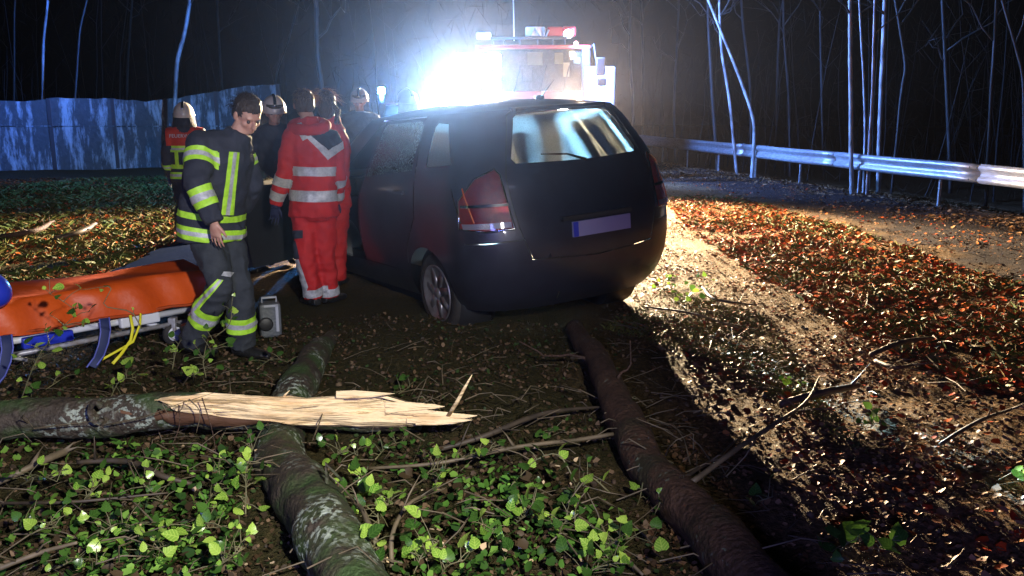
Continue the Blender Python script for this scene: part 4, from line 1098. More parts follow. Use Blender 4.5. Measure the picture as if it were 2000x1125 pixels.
for u_ in (.18, 1.55):
    for v in (.03, .53):
        b_ = MB(); b_.lathe(sp_(u_, v, .085), [(.03, -.02), (.075, -.02), (.082, 0), (.075, .02), (.03, .02)], ay, 20); w = b_.build('wheel', M['rubber'], st)
        b_ = MB(); b_.lathe(sp_(u_, v, .085), [(.05, -.024), (.052, .024), (.001, .026)], ay, 16); b_.build('hub', M['frame_white'], w)
        b_ = MB(); b_.box(sp_(u_, v, .15), (.05, .06, .10)); b_.build('caster_fork', M['frame_grey'], st, False, bevel=.006)
b_ = MB(); b_.box(sp_(.72, .0, .215), (.30, .05, .07), Matrix.Rotation(math.atan2(ax.y, ax.x), 3, 'Z')); b_.build('blue_panel', M['blue_plastic'], st, False, bevel=.012)
b_ = MB(); b_.box(sp_(1.30, -.01, .235), (.27, .05, .07), Matrix.Rotation(math.atan2(ax.y, ax.x), 3, 'Z')); b_.build('white_grip', M['frame_white'], st, False, bevel=.012)
b_ = MB(); b_.lathe(sp_(.24, -.02, .20), [(.045, -.01), (.052, .0), (.045, .01)], ay, 20); b_.build('lock_wheel', M['frame_grey'], st)
def strap(name, pts, w, mat, par, th=.003):
    cs = [sp_(*p) for p in pts]; b_ = MB(); b_.loft(cs, [(w, th)] * len(cs), ax, 8); return b_.build(name, mat, par)
for u_, ln in ((.42, .0), (1.0, .0)):
    s1 = strap('strap', [(u_ + .05, -.06, .30), (u_ + .045, -.075, .22), (u_ + .02, -.085, .14), (u_ - .03, -.12, .07), (u_ - .10, -.17, .03)], .030, M['strap_navy'], st)
    for e_ in (-.031, .031):
        strap('strap_edging', [(u_ + .05 + e_, -.062, .30), (u_ + .045 + e_, -.077, .22), (u_ + .02 + e_, -.087, .14), (u_ - .03 + e_, -.122, .072), (u_ - .10 + e_, -.172, .033)], .005, M['strap_blue'], s1, .005)
strap('yellow_strap', [(1.22, -.06, .29), (1.22, -.08, .20), (1.19, -.10, .13), (1.10, -.14, .06), (1.03, -.17, .02)], .010, M['strap_yellow'], st)
strap('yellow_strap', [(1.29, -.06, .29), (1.27, -.08, .22), (1.2, -.11, .12), (1.08, -.12, .08), (.98, -.13, .05)], .008, M['strap_yellow'], st)
hb = MB(); hc = P(-22, 566, 4.95)
Mh = Matrix.Rotation(.5, 3, 'Y')
hb.ell(hc, (.13, .10, .105), Mh, 20, 12); hd_o = hb.build('headrest', M['blue_plastic'], st)
hb = MB(); hb.ell(hc + V3((-.02, -.01, .045)), (.12, .098, .075), Mh, 20, 12); hb.build('white_pad', M['frame_white'], hd_o)

# grey equipment case by the open door
cc = P(527, 615, 6.15); cc.z = .125
case = thing('equipment_case', (cc.x, cc.y, 0), 'grey medical device case with round black speaker standing left of the medic', 'case')
Mr = Matrix.Rotation(.35, 3, 'Z')
b_ = MB(); b_.box(cc, (.15, .14, .25), Mr); b_.build('shell', M['case'], case, False, bevel=.02)
b_ = MB(); b_.box(cc + Mr @ V3((.045, -.075, .02)), (.022, .012, .20), Mr); b_.box(cc + Mr @ V3((.005, -.075, .112)), (.10, .012, .018), Mr); b_.build('trim', M['case_light'], case, False, bevel=.003)
b_ = MB(); b_.lathe(cc + Mr @ V3((-.035, -.071, -.02)), [(.05, 0), (.05, .01), (.04, .016), (.001, .016)], Mr @ V3((0, -1, 0)), 24); b_.build('dial', M['black_plastic'], case)
b_ = MB(); b_.tube([cc + Mr @ V3((-.05, 0, .12)), cc + Mr @ V3((-.05, 0, .16)), cc + Mr @ V3((.05, 0, .16)), cc + Mr @ V3((.05, 0, .12))], .009, 8); b_.build('handle', M['case_light'], case)

# ------------------------------------------------------------------ trunks and branches
def wander(pts, n, amp, seed):
    """smooth curve through points with small sideways wander"""
    pts = [Vector(p) for p in pts]; cum = [0]
    for i in range(1, len(pts)): cum.append(cum[-1] + (pts[i] - pts[i - 1]).length)
    out = []
    arr = np.array([tuple(p) for p in pts]); f = [smooth_interp(np.array(cum), arr[:, k]) if len(pts) > 2 else (lambda x, k=k: np.interp(x, cum, arr[:, k])) for k in range(3)]
    for i in range(n + 1):
        d = cum[-1] * i / n; p = Vector([float(f[k](d)) for k in range(3)])
        if amp:
            q = np.array([[d * 3 + seed * 7.1, seed, 0], [d * 3 + seed * 3.7, seed + 50, 0]]); w = vnoise(q); p += Vector((w[0], 0, w[1])) * amp
        out.append(p)
    return out
def trunk_mesh(path, rads, seg, bumpy, seed, flat=1.0):
    n = len(path); b_ = MB(); b_.tube(path, list(np.interp(np.linspace(0, 1, n), np.linspace(0, 1, len(rads)), rads)), seg)
    V_ = np.array(b_.V); 
    cen_ = np.repeat(np.array([tuple(p) for p in path]), seg, axis=0); d = V_ - cen_; d[:, 2] *= flat
    ln = np.linalg.norm(d, axis=1)[:, None] + 1e-9
    w = fbm(V_ * 4.5 + seed, 3) * .75 + fbm(V_ * 20 + seed, 3) * .42 - .25 * np.abs(vnoise(V_ * 11 + seed))
    V_ = cen_ + d * (1 + bumpy * w[:, None] )
    return V_, b_.F
trunk_g = 'broken trunks and boughs in front of the car'
def fallen(name, pts, rads, label, mat, seg=28, n=70, amp=.015, bumpy=.22, seed=1, stubs=(), group=trunk_g):
    path = wander(pts, n, amp, seed); V_, F_ = trunk_mesh(path, rads, seg, bumpy, seed)
    base = path[0].copy(); base.z = 0
    t = thing(name, base, label, 'branch' if max(rads) < .06 else 'tree trunk', group)
    o = mk('bark', V_, F_, mat, t)
    for (u_, d, l, r0) in stubs:
        p = path[int(u_ * n)]; d = Vector(d).normalized(); b_ = MB()
        pp_ = [p + d * (l * k / 6) + Vector((random.uniform(-.01, .01), 0, random.uniform(-.01, .012) )) * k for k in range(7)]
        b_.tube(pp_, list(np.linspace(r0, r0 * .35, 7)), 8, .15); b_.build('side_branch', mat, t)
    return t, path
# lying mossy log with the torn end
lz = .20
t1, path1 = fallen('split_log', [P(-160, 840, 3.95), P(60, 822, 4.02), P(280, 806, 4.08), P(430, 806, 4.1), P(640, 815, 4.12), P(820, 820, 4.13)], [.115, .10, .095, .085, .075, .045], 'mossy log split open lengthwise with a pale torn end pointing at the car', M['bark_moss'], seg=32, n=110, bumpy=.16, seed=2)
# torn pale wood: bundle of fibres side by side, each ending at its own place
top = [(300, 781), (345, 773), (400, 768), (500, 771), (600, 776), (690, 771), (745, 764), (800, 780), (870, 783), (925, 800)]
bot = [(300, 783), (345, 801), (440, 814), (560, 826), (700, 833), (800, 834), (880, 832), (905, 826), (915, 812), (925, 802)]
tf = lambda x: np.interp(x, [a for a, b in top], [b for a, b in top]); bf = lambda x: np.interp(x, [a for a, b in bot], [b for a, b in bot])
wb = MB()
# the torn slab: a long ragged board with ridges along the grain and a jagged far end
NX, NT = 150, 22
endx = [742, 750, 746, 800, 796, 866, 850, 866, 820, 800, 845, 862, 874, 926, 918, 922, 905, 884, 903, 900, 880, 842, 800]
row = []
for j in range(NT + 1):
    t_ = j / NT; xe = endx[j] - 6 + random.uniform(-5, 5); x0 = 300 + 40 * abs(t_ - .12)
    for i in range(NX + 1):
        q_ = i / NX; x = x0 + (xe - x0) * q_; a, b2 = tf(min(x, 885)), bf(min(x, 900))
        gr = float(vnoise(np.array([[x * .011, t_ * 6 + x * .004, 3.0]]))[0]) * .024 + float(vnoise(np.array([[x * .012, t_ * 15, 8.0]]))[0]) * .006 + float(vnoise(np.array([[x * .05, t_ * 14, 1.0]]))[0]) * .003
        y = a + (b2 - a) * t_ + 2.5 * float(vnoise(np.array([[x * .03, j * 3.1, 5.0]]))[0]) * (1 if j in (0, NT) else .5)
        edge = math.sin(math.pi * min(1, max(0, t_)))
        row.append(P(x, y, 4.05 - .075 * t_ - .03 * edge + gr))
nb0 = len(row)
row += [v + V3((0, .035, -.02)) for v in row]
FF = []
W1 = NX + 1
cut = [i for i in range(NT) if random.random() < .3]
for j in range(NT):
    for i in range(NX):
        if i > NX - 26 and j in cut and i > NX - 26 + 10 * random.random(): continue   # gaps between the splinters
        a = j * W1 + i; FF.append((a, a + W1, a + W1 + 1, a + 1)); FF.append((nb0 + a, nb0 + a + 1, nb0 + a + W1 + 1, nb0 + a + W1))
for i in range(NX):
    FF.append((i, i + 1, nb0 + i + 1, nb0 + i)); a = NT * W1 + i; FF.append((a + 1, a, nb0 + a, nb0 + a + 1))
wb.add(row, FF)
for k in range(9):   # long torn points past the ragged end
    t_ = random.uniform(.05, .97); xe = float(np.interp(t_ * NT, range(len(endx)), endx)); y = tf(min(xe, 880)) + (bf(min(xe, 890)) - tf(min(xe, 880))) * t_
    p0 = P(xe - 90, y + random.uniform(-3, 3), 3.995 - .05 * t_); p1_ = P(xe - 15, y, 3.985 - .05 * t_); p2_ = P(xe + random.uniform(5, 28), y + random.uniform(-5, 4), 3.975 - .05 * t_)
    wb.loft([p0, (p0 + p1_) / 2, p1_, p2_], [(.012, .003), (.017, .005), (.012, .004), (.0008, .0008)], V3((0, .3, 1)), 6)
for k in range(12):   # fine raised slivers
    x = random.uniform(360, 880); tt = random.uniform(.05, .95); y = tf(x) + (bf(x) - tf(x)) * tt; l = random.uniform(15, 70)
    a = P(x, y, 3.965); c_ = P(x + l, y + random.uniform(-7, 3), 3.945); wb.tube([a, (a + c_) / 2 + V3((0, -.004, .003)), c_], [.003, .0025, .0006], 4)
sw_o = wb.build('split_wood', M['wood'], t1, smooth=False)
b_ = MB(); b_.loft([P(876, 812, 3.95), P(893, 785, 3.9), P(908, 757, 3.87), P(922, 732, 3.84)], [(.012, .005), (.011, .005), (.008, .004), (.002, .001)], V3((1, 0, .4)), 6); b_.build('splinter', M['wood'], t1)
b_ = MB(); b_.loft([P(548, 790, 4.05), P(556, 772, 4.05), P(566, 762, 4.04)], [(.008, .003), (.006, .003), (.001, .001)], V3((1, 0, .4)), 6); b_.build('splinter', M['wood'], t1)
# brown strip of inner bark under the pale wood
bb = MB(); VV = []
for i in range(41):
    x = 235 + 330 * i / 40; w = math.sin(math.pi * min(1, (i + 2) / 43)) ** .5; y0 = 802 + 12 * i / 40; 
    jg = float(vnoise(np.array([[i * .5, 3.3, 1.0]]))[0]); VV += [P(x, y0 - 4 + 2 * jg, 4.0), P(x, y0 + 10 * w, 3.985 + .012 * jg), P(x, y0 + 22 * w + 6 * jg, 3.99), P(x, y0 + 12 * w, 4.05)]
bb.add(VV, [(4 * i + j, 4 * i + (j + 1) % 4, 4 * i + 4 + (j + 1) % 4, 4 * i + 4 + j) for i in range(40) for j in range(4)])
bb.build('inner_bark', M['wood_brown'], t1)
# knot ring on the log
b_ = MB(); kp = P(190, 805, 3.92); b_.loft([kp + V3((.03 * math.cos(a), -.008, .05 * math.sin(a))) for a in np.linspace(.5, 5.6, 14)], [.014] * 14, V3((0, 1, 0)), 8); b_.build('bark_scar', M['bark_moss'], t1)
# the two trunks running towards the viewer
t2, path2 = fallen('fallen_trunk', [G(655, 660, -.06), G(605, 712, .03), P(556, 835, 4.3), P(548, 905, 3.82), P(604, 990, 3.22), P(676, 1105, 2.7), P(745, 1240, 2.28)],
                   [.07, .09, .11, .125, .12, .12, .12], 'thick mossy trunk passing under the split log towards the bottom edge', M['bark_moss'], seg=34, n=120, bumpy=.16, seed=5,
                   stubs=((.78, (.5, .0, .8), .22, .018), (.45, (.8, .3, .2), .4, .016)))
t3, path3 = fallen('fallen_trunk', [P(1120, 640, 6.1), P(1175, 720, 5.0), P(1235, 850, 3.95), P(1310, 960, 3.35), P(1420, 1070, 2.85), P(1560, 1230, 2.35)],
                   [.065, .075, .085, .09, .095, .10], 'reddish brown trunk lying from beneath the car bumper to the lower right', M['bark_rust'], seg=28, n=110, bumpy=.16, seed=8,
                   stubs=((.25, (-1, .3, .1), .5, .012), (.42, (.4, .2, .7), .25, .012)))
TW = M['twig']; TP = M['twig_pale']
br_list = [
 ([G(1355, 940, .16), G(1440, 880, .20), G(1525, 820, .22), G(1565, 798, .20), G(1600, 735, .22)], [.012, .011, .009, .007, .004], 'slender pale broken branch rising from the brown trunk over the dark gap', TP),
 ([G(1340, 935, .15), G(1400, 890, .12), G(1450, 850, .08)], [.009, .007, .004], 'thin dark branch leaning on the brown trunk below its pale neighbour', TW),
 ([G(1520, 790, .05), G(1600, 770, .09), G(1675, 750, .05)], [.020, .022, .016], 'short dark bough lying on the lit soil right of the trunk', TW),
 ([G(1700, 690, .03), G(1760, 668, .07), G(1825, 662, .04)], [.016, .018, .010], 'crooked black stick lying across the orange leaves', TW),
 ([G(1710, 705, .04), G(1745, 718, .05), G(1800, 712, .02)], [.014, .012, .008], 'lower fork of black wood beside the crooked stick', TW),
 ([G(845, 880, .05), G(960, 845, .09), G(1060, 810, .10), G(1180, 795, .06)], [.012, .014, .012, .006], 'dark wet branch reaching right from below the torn log end', TW),
 ([G(720, 915, .05), G(860, 900, .10), G(1000, 870, .12), G(1200, 850, .10)], [.007, .009, .010, .010], 'long grey branch below the torn log end, forked near the brown trunk', TP),
 ([G(0, 938, .06), G(70, 905, .09), G(135, 880, .08)], [.012, .016, .018], 'grey peeled stick just under the mossy log at the left edge', TP),
 ([G(150, 905, .10), G(250, 905, .10), G(330, 935, .08), G(372, 945, .05)], [.010, .014, .014, .010], 'dark stick lying under the brown strip of the split log', TW),
 ([G(0, 1110, .06), G(80, 1080, .09), G(150, 1060, .12)], [.010, .009, .006], 'long pale stick in the ivy at the lower left corner', TP),
 ([G(-20, 980, .05), G(120, 985, .10), G(330, 965, .08)], [.006, .007, .004], 'thin dark twig crossing the left ivy bed', TW),
 ([G(0, 465, .04), G(50, 455, .10), G(105, 430, .12)], [.035, .030, .012], 'pale branch lying in the lit grass at the left edge', M['bark_rust']),
 ([G(105, 466, .03), G(145, 455, .08), G(188, 436, .10)], [.030, .032, .022], 'dark branch lying in the lit grass right of the pale one', TW),
 ([G(745, 1100, .06), G(725, 1030, .16), G(700, 985, .16), G(640, 965, .12)], [.010, .010, .008, .005], 'forked twig standing against the near end of the mossy trunk', TP),
 ([G(770, 1125, .05), G(768, 1050, .14), G(790, 1000, .18), G(870, 955, .14)], [.009, .008, .006, .003], 'bent pale twig rising through the middle ivy', TP),
 ([G(1080, 600, .05), P(1090, 570, 6.0)], [.008, .004], 'upright twig in the dark under the rear bumper', TP),
 ([G(1260, 1120, .03), G(1200, 1060, .08), G(1140, 1010, .12), G(1090, 990, .10)], [.006, .006, .005, .003], 'curved twig in the ivy left of the brown trunk end', TP),
 ([G(1840, 870, .03), G(1920, 820, .06), G(2000, 790, .05)], [.010, .010, .006], 'thin twig on the soil near the right edge', TW),
 ([G(1370, 560, .03), G(1420, 590, .07), G(1480, 598, .03)], [.012, .012, .006], 'dark twig on the bright sandy track beside the green sprig', TW),
 ([G(1260, 600, .04), G(1340, 610, .08), G(1440, 640, .04)], [.009, .010, .005], 'twig bridging the edge of the car shadow on the sandy track', TP),
]
for k, (pts, rads, lb, mt) in enumerate(br_list):
    path = wander(pts, 14 + 4 * len(pts), .010, 30 + k); b_ = MB(); b_.tube(path, list(np.interp(np.linspace(0, 1, len(path)), np.linspace(0, 1, len(rads)), rads)), 8, .18)
    t = thing('broken_branch', (path[0].x, path[0].y, 0), lb, 'branch', 'broken branches on the ground'); b_.build('bark', mt, t)
    for q_ in range(3 if len(pts) > 2 else 0):
        p = path[random.randint(3, len(path) - 3)]; d = V3((random.uniform(-1, 1), random.uniform(-.5, .5), random.uniform(.0, .5))).normalized(); l = random.uniform(.07, .2)
        s_ = MB(); s_.tube([p, p + d * l * .5 + V3((0, 0, .01)), p + d * l + V3((0, 0, random.uniform(-.02, .02)))], [rads[-1] * .8 + .001, .003, .0015], 5); s_.build('twig', mt, t)
# small root fan hanging over the torn wood
rt = thing('root_fan', path1[60], 'reddish twig fan hanging over the left end of the pale torn wood', 'twigs')
for k, pts in enumerate(([P(205, 832, 3.9), P(290, 812, 3.86), P(350, 790, 3.84), P(420, 768, 3.86)], [P(350, 790, 3.84), P(352, 830, 3.84), P(338, 870, 3.8)], [P(370, 780, 3.84), P(390, 800, 3.83), P(385, 845, 3.82)], [P(395, 775, 3.85), P(415, 850, 3.84), P(420, 890, 3.8)], [P(330, 797, 3.85), P(318, 790, 3.85), P(330, 815, 3.83)], [P(360, 785, 3.84), P(355, 800, 3.82), P(348, 808, 3.82)])):
    b_ = MB(); b_.tube(wander(pts, 10, .006, 60 + k), list(np.linspace(.0032, .0012, 11)), 6); b_.build('twig', M['bark_rust'] if k % 2 else TP, rt)

# ------------------------------------------------------------------ ivy sprigs
def leaf_mesh(name, kind):
    if kind == 0: out = [(0, 0), (.30, .02), (.52, .22), (.34, .38), (.30, .60), (.12, .82), (0, 1.0)]
    elif kind == 1: out = [(0, 0), (.26, -.05), (.48, .12), (.46, .40), (.28, .72), (0, 1.0)]
    else: out = [(0, 0), (.22, .06), (.38, .30), (.34, .58), (.18, .84), (0, 1.05)]
    V_ = []; mid = []
    for x, y in out: V_.append((x, y, .10 * x + .10 * math.sin(y * 3) - .12 * x * x))
    nR = len(V_)
    for x, y in out[1:-1]: V_.append((-x, y, .10 * x + .10 * math.sin(y * 3) - .12 * x * x))
    for x, y in out[1:-1]: V_.append((0, max(.05, y), .10 * math.sin(y * 3) - .02))
    k = len(out) - 2; R_i = list(range(1, k + 1)); Li = list(range(nR, nR + k)); Mi = list(range(nR + k, nR + 2 * k)); F_ = []
    F_ += [(0, R_i[0], Mi[0]), (0, Mi[0], Li[0])]
    for i in range(k - 1): F_ += [(Mi[i], R_i[i], R_i[i + 1], Mi[i + 1]), (Mi[i], Mi[i + 1], Li[i + 1], Li[i])]
    F_ += [(Mi[-1], R_i[-1], k + 1), (Mi[-1], k + 1, Li[-1])]
    me = bpy.data.meshes.new(name); me.from_pydata(V_, [], F_); me.polygons.foreach_set('use_smooth', [True] * len(F_)); me.update(); return me
LM = []
for k in range(3):
    a = leaf_mesh('leaf', k); a.materials.append(M['ivy_leaf']); d = leaf_mesh('leaf', k); d.materials.append(M['ivy_dark']); LM.append((a, d))
def sprig(pts, nleaf, size, label, dark=False, spread=.05, r=.0035, mat=None):
    pts = [Vector(p) for p in pts]; path = wander(pts, 12, .012, random.random() * 50)
    root = thing('ivy_sprig', pts[0], label, 'ivy', 'ivy torn down with the tree')
    b_ = MB(); b_.tube(path, list(np.linspace(r, r * .4, len(path))), 6)
    nleaf = int(nleaf * 1.2) if nleaf > 5 else nleaf
    for k in range(nleaf):
        p = path[min(len(path) - 1, int(len(path) * (0.15 + .85 * (k + random.random()) / nleaf)))]
        off = V3((random.gauss(0, 1), random.gauss(0, .8), random.gauss(.45, .6))); off = off.normalized() * spread * random.uniform(.4, 1.3)
        q_ = p + off * 1.25; q_.z = max(q_.z, .03)
        b_.tube([p, (p + q_) / 2 + V3((0, 0, .008)), q_], [.0021, .0017, .0012], 4, cap=False)
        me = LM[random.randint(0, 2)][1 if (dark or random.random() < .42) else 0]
        o = bpy.data.objects.new('leaf', me); COL.objects.link(o); o.parent = root; o.location = q_ - pts[0]
        s_ = size * random.uniform(.45, 1.25); o.scale = (s_, s_, s_)
        # leaves turn mostly up and partly to the viewer
        o.rotation_euler = (math.radians(random.gauss(38, 26)), math.radians(random.gauss(0, 24)), random.uniform(0, 2 * math.pi) if random.random() < .5 else random.gauss(0, 1))
    b_.build('stem', M['stem'], root)
    return root
S_ = [
 ([P(38, 790, 4.5), P(80, 690, 4.5), P(120, 640, 4.5), P(150, 610, 4.5), P(100, 575, 4.5)], 26, .052, 'tall ivy shoot standing in front of the left half of the orange stretcher', .075),
 ([P(280, 640, 4.6), P(262, 610, 4.6), P(200, 590, 4.6), P(215, 560, 4.6), P(150, 565, 4.6)], 3, .03, 'bare curling tendril in front of the orange stretcher cover', .02),
 ([P(420, 660, 4.9), P(445, 640, 4.9), P(452, 590, 4.9)], 6, .045, 'small ivy twig in front of the walking firefighter shins', .04),
 ([P(400, 740, 4.6), P(395, 700, 4.6), P(420, 680, 4.6)], 18, .045, 'ivy tuft at the walking firefighter forward boot', .075),
 ([P(340, 720, 4.7), P(345, 690, 4.7), P(350, 670, 4.7)], 9, .045, 'small ivy tuft at the trailing boot of the walking firefighter', .045),
 ([G(375, 745, .05), P(374, 722, 4.7)], 2, .075, 'single big pale ivy leaf upright near the trailing boot', .02),
 ([G(215, 780, .05), G(235, 745, .12), G(265, 740, .14)], 9, .065, 'ivy rosette on the dark soil below the yellow strap', .05),
 ([G(90, 760, .04), G(115, 745, .08), G(130, 735, .08)], 5, .05, 'few ivy leaves on the dark soil below the navy strap', .05),
 ([G(130, 800, .05), G(150, 790, .09), G(170, 785, .08)], 5, .05, 'ivy leaves just behind the left end of the mossy log', .05),
 ([G(30, 800, .04), G(60, 795, .08)], 4, .045, 'pair of ivy leaves behind the mossy log at the left edge', .04),
 ([G(500, 720, .05), G(530, 700, .08), G(560, 705, .08)], 8, .04, 'dim ivy between the walking firefighter and the case', .07),
 ([G(480, 1005, .03), P(480, 960, 3.3), P(478, 920, 3.3), P(490, 880, 3.35)], 26, .045, 'upright ivy tower at the dark hollow left of the thick mossy trunk', .06),
 ([G(380, 1020, .05), P(420, 960, 3.3), P(430, 920, 3.35), P(415, 900, 3.4)], 18, .042, 'ivy shoot leaning left beside the upright ivy tower', .06),
 ([G(40, 950, .05), G(80, 935, .12), G(110, 945, .12)], 14, .045, 'ivy clump under the grey peeled stick at the left edge', .07),
 ([G(150, 985, .05), G(175, 960, .14), G(190, 940, .14)], 14, .042, 'ivy clump in the upper part of the left ivy bed', .06),
 ([G(20, 1040, .04), G(60, 1020, .08), G(110, 1030, .10)], 16, .042, 'ivy clump halfway down the left edge', .07),
 ([G(180, 1050, .04), G(230, 1020, .10), G(260, 1040, .10)], 16, .040, 'ivy clump in the middle of the left ivy bed', .07),
 ([G(260, 1095, .04), G(300, 1070, .08), G(330, 1060, .10)], 12, .050, 'large-leaved ivy in the lower middle of the left bed', .06),
 ([G(340, 1060, .04), G(380, 1035, .10), G(430, 1030, .12)], 20, .040, 'dense ivy between the left bed and the dark hollow', .08),
 ([G(420, 1110, .04), G(460, 1080, .10), G(490, 1060, .10)], 20, .040, 'dense ivy at the bottom edge left of the dark hollow', .08),
 ([G(110, 1110, .04), G(160, 1090, .08), G(200, 1100, .08)], 14, .042, 'ivy at the bottom edge right of the long pale stick', .07),
 ([G(330, 985, .05), G(300, 960, .08), G(280, 940, .10)], 12, .036, 'fine ivy below the dark stick near the split log', .07),
 ([G(690, 990, .04), P(700, 950, 3.35), P(715, 935, 3.35)], 16, .052, 'bright ivy clump against the right flank of the thick mossy trunk', .06),
 ([G(740, 1040, .04), P(740, 1000, 3.1), P(770, 985, 3.1)], 18, .045, 'ivy mat right of the thick mossy trunk', .08),
 ([G(700, 1125, .04), P(720, 1090, 2.75), P(735, 1060, 2.75)], 14, .055, 'long-leaved ivy at the foot of the thick mossy trunk', .06),
 ([G(810, 1120, .04), P(830, 1080, 2.8), P(860, 1060, 2.8)], 14, .056, 'big bright ivy leaves at the bottom centre', .07),
 ([G(860, 1130, .04), P(880, 1105, 2.7), P(910, 1095, 2.7)], 8, .055, 'rounded pale ivy leaves at the very bottom centre', .05),
 ([G(640, 900, .05), G(670, 880, .10), G(700, 890, .10)], 14, .042, 'dark ivy below the pale torn wood beside the mossy trunk', .08),
 ([G(730, 900, .05), G(760, 870, .08), G(790, 860, .08)], 9, .036, 'dim ivy below the tip of the pale torn wood', .08),
 ([G(820, 935, .05), G(840, 915, .10), G(865, 915, .10)], 11, .045, 'ivy clump left of the grey forked branch', .06),
 ([G(900, 900, .08), G(935, 885, .14), G(960, 880, .14)], 11, .045, 'ivy growing on the grey forked branch', .06),
 ([P(1120, 940, 3.3), P(1080, 885, 3.35), P(1040, 900, 3.35), P(1020, 925, 3.35), P(1000, 950, 3.3)], 9, .060, 'bright hanging ivy leaves on an arched stem right of centre', .03),
 ([G(1010, 1020, .05), P(1030, 1000, 3.1), P(1045, 975, 3.1)], 12, .050, 'ivy clump under the bright hanging leaves', .05),
 ([P(1190, 960, 3.2), P(1150, 930, 3.2), P(1125, 960, 3.2), P(1130, 990, 3.2)], 9, .055, 'ivy leaves hanging from a looped stem near the brown trunk', .04),
 ([G(1090, 1050, .05), P(1100, 1020, 3.0), P(1120, 1010, 3.0)], 14, .046, 'ivy clump below the looped stem', .06),
 ([G(960, 1070, .04), P(955, 1045, 3.0), P(965, 1030, 3.0)], 12, .045, 'ivy clump between the centre and the bottom edge', .06),
 ([G(985, 1095, .04), P(1000, 1070, 2.9)], 4, .05, 'single-stemmed ivy leaf triangle near the bottom centre', .03),
 ([G(1170, 1080, .04), G(1200, 1060, .10), G(1240, 1050, .10)], 16, .045, 'ivy mat at the bottom left of the brown trunk', .09),
 ([G(1140, 1125, .04), G(1170, 1105, .08), G(1200, 1100, .08)], 12, .045, 'wet ivy at the bottom edge left of the brown trunk', .07),
 ([P(1260, 940, 3.4), P(1255, 970, 3.35), P(1250, 985, 3.3)], 3, .05, 'pale ivy leaf hanging on the left flank of the brown trunk', .02),
 ([P(1290, 970, 3.25), P(1288, 985, 3.2), P(1280, 1000, 3.2)], 3, .05, 'second pale ivy leaf on the brown trunk, just right of the first', .02),
 ([G(1070, 850, .05), G(1085, 835, .08)], 8, .042, 'dim ivy in the shadow above the grey forked branch', .05),
 ([G(780, 770, .04), G(800, 755, .06)], 7, .045, 'dim ivy in the shadow behind the torn log tip', .06),
 ([G(1340, 590, .04), G(1350, 570, .09), G(1380, 565, .12)], 22, .050, 'green leafy sprig on the bright sandy track behind the car', .09),
 ([G(1290, 570, .04), G(1310, 550, .08)], 12, .045, 'leafy sprig right behind the rear wheel on the sandy track', .08),
 ([G(1630, 1085, .03), G(1650, 1060, .06), G(1680, 1050, .07)], 7, .075, 'broad leaf rosette on the soil at the lower right', .06),
 ([G(1715, 1080, .03), G(1725, 1065, .05), G(1740, 1060, .06)], 6, .070, 'broad dull leaves right of the lower right rosette', .05),
 ([G(1700, 840, .03), G(1715, 825, .06)], 7, .050, 'small green plant on the lit soil right of the car shadow', .05),
 ([G(1990, 935, .03), G(2010, 930, .06)], 4, .06, 'green leaf at the right edge of the soil', .04),
 ([G(1480, 980, .03), G(1510, 970, .05)], 5, .055, 'dim broad leaves in the shade right of the brown trunk', .06),
 ([G(1560, 765, .03), G(1545, 745, .06)], 6, .045, 'tiny plant at the edge of the car shadow', .05),
]
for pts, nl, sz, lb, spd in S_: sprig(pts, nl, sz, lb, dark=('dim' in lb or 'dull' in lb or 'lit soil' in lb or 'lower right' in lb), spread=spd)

# ------------------------------------------------------------------ ground stuff: fallen leaves, grass, twigs, ivy cover
def scatter_leaves(name, pts, size, cols, label, lift=.012, tilt=.36, seed=0, mat=None):
    n = len(pts); r_ = np.random.default_rng(seed)
    a = r_.uniform(0, 2 * np.pi, n); s_ = size * r_.uniform(.45, 1.3, n)
    nrm = np.stack([r_.normal(0, tilt, n), r_.normal(0, tilt, n), np.ones(n)], 1); nrm /= np.linalg.norm(nrm, axis=1)[:, None]
    t = np.stack([np.cos(a), np.sin(a), np.zeros(n)], 1); t -= nrm * (t * nrm).sum(1)[:, None]; t /= np.linalg.norm(t, axis=1)[:, None]; b2 = np.cross(nrm, t)
    z = ground_z(pts[:, 0], pts[:, 1]) + r_.uniform(.002, lift * 2, n); c_ = np.stack([pts[:, 0], pts[:, 1], z], 1)
    w = r_.uniform(.30, .55, n)
    shape = [(-.5, 0, 0), (-.28, .75, .05), (.08, 1, .07), (.5, .12, .10), (.12, -.85, .07), (-.3, -.8, .04), (-.02, 0, -.06)]
    V_ = np.zeros((n, 7, 3)); jit = r_.uniform(.65, 1.3, (n, 7))
    for k, (x, y, zz) in enumerate(shape): V_[:, k] = c_ + t * (s_ * x * jit[:, k])[:, None] + b2 * (s_ * w * y * jit[:, k])[:, None] + nrm * (s_ * zz * r_.uniform(-.6, 1.6, n))[:, None]
    V_[:, :, 2] = np.maximum(V_[:, :, 2], (ground_z(pts[:, 0], pts[:, 1]) + .002)[:, None])
    base = (np.arange(n) * 7)[:, None]
    F_ = np.concatenate([base + np.array([[k, (k + 1) % 6, 6]]) for k in range(6)])
    ci = r_.integers(0, len(cols), n); cl = np.array(cols)[ci] * r_.uniform(.6, 1.25, n)[:, None]
    o = fast_mesh(name, V_.reshape(-1, 3), F_, mat or M['litter'], np.repeat(cl, 7, axis=0)); tag(o, label, kind='stuff'); return o
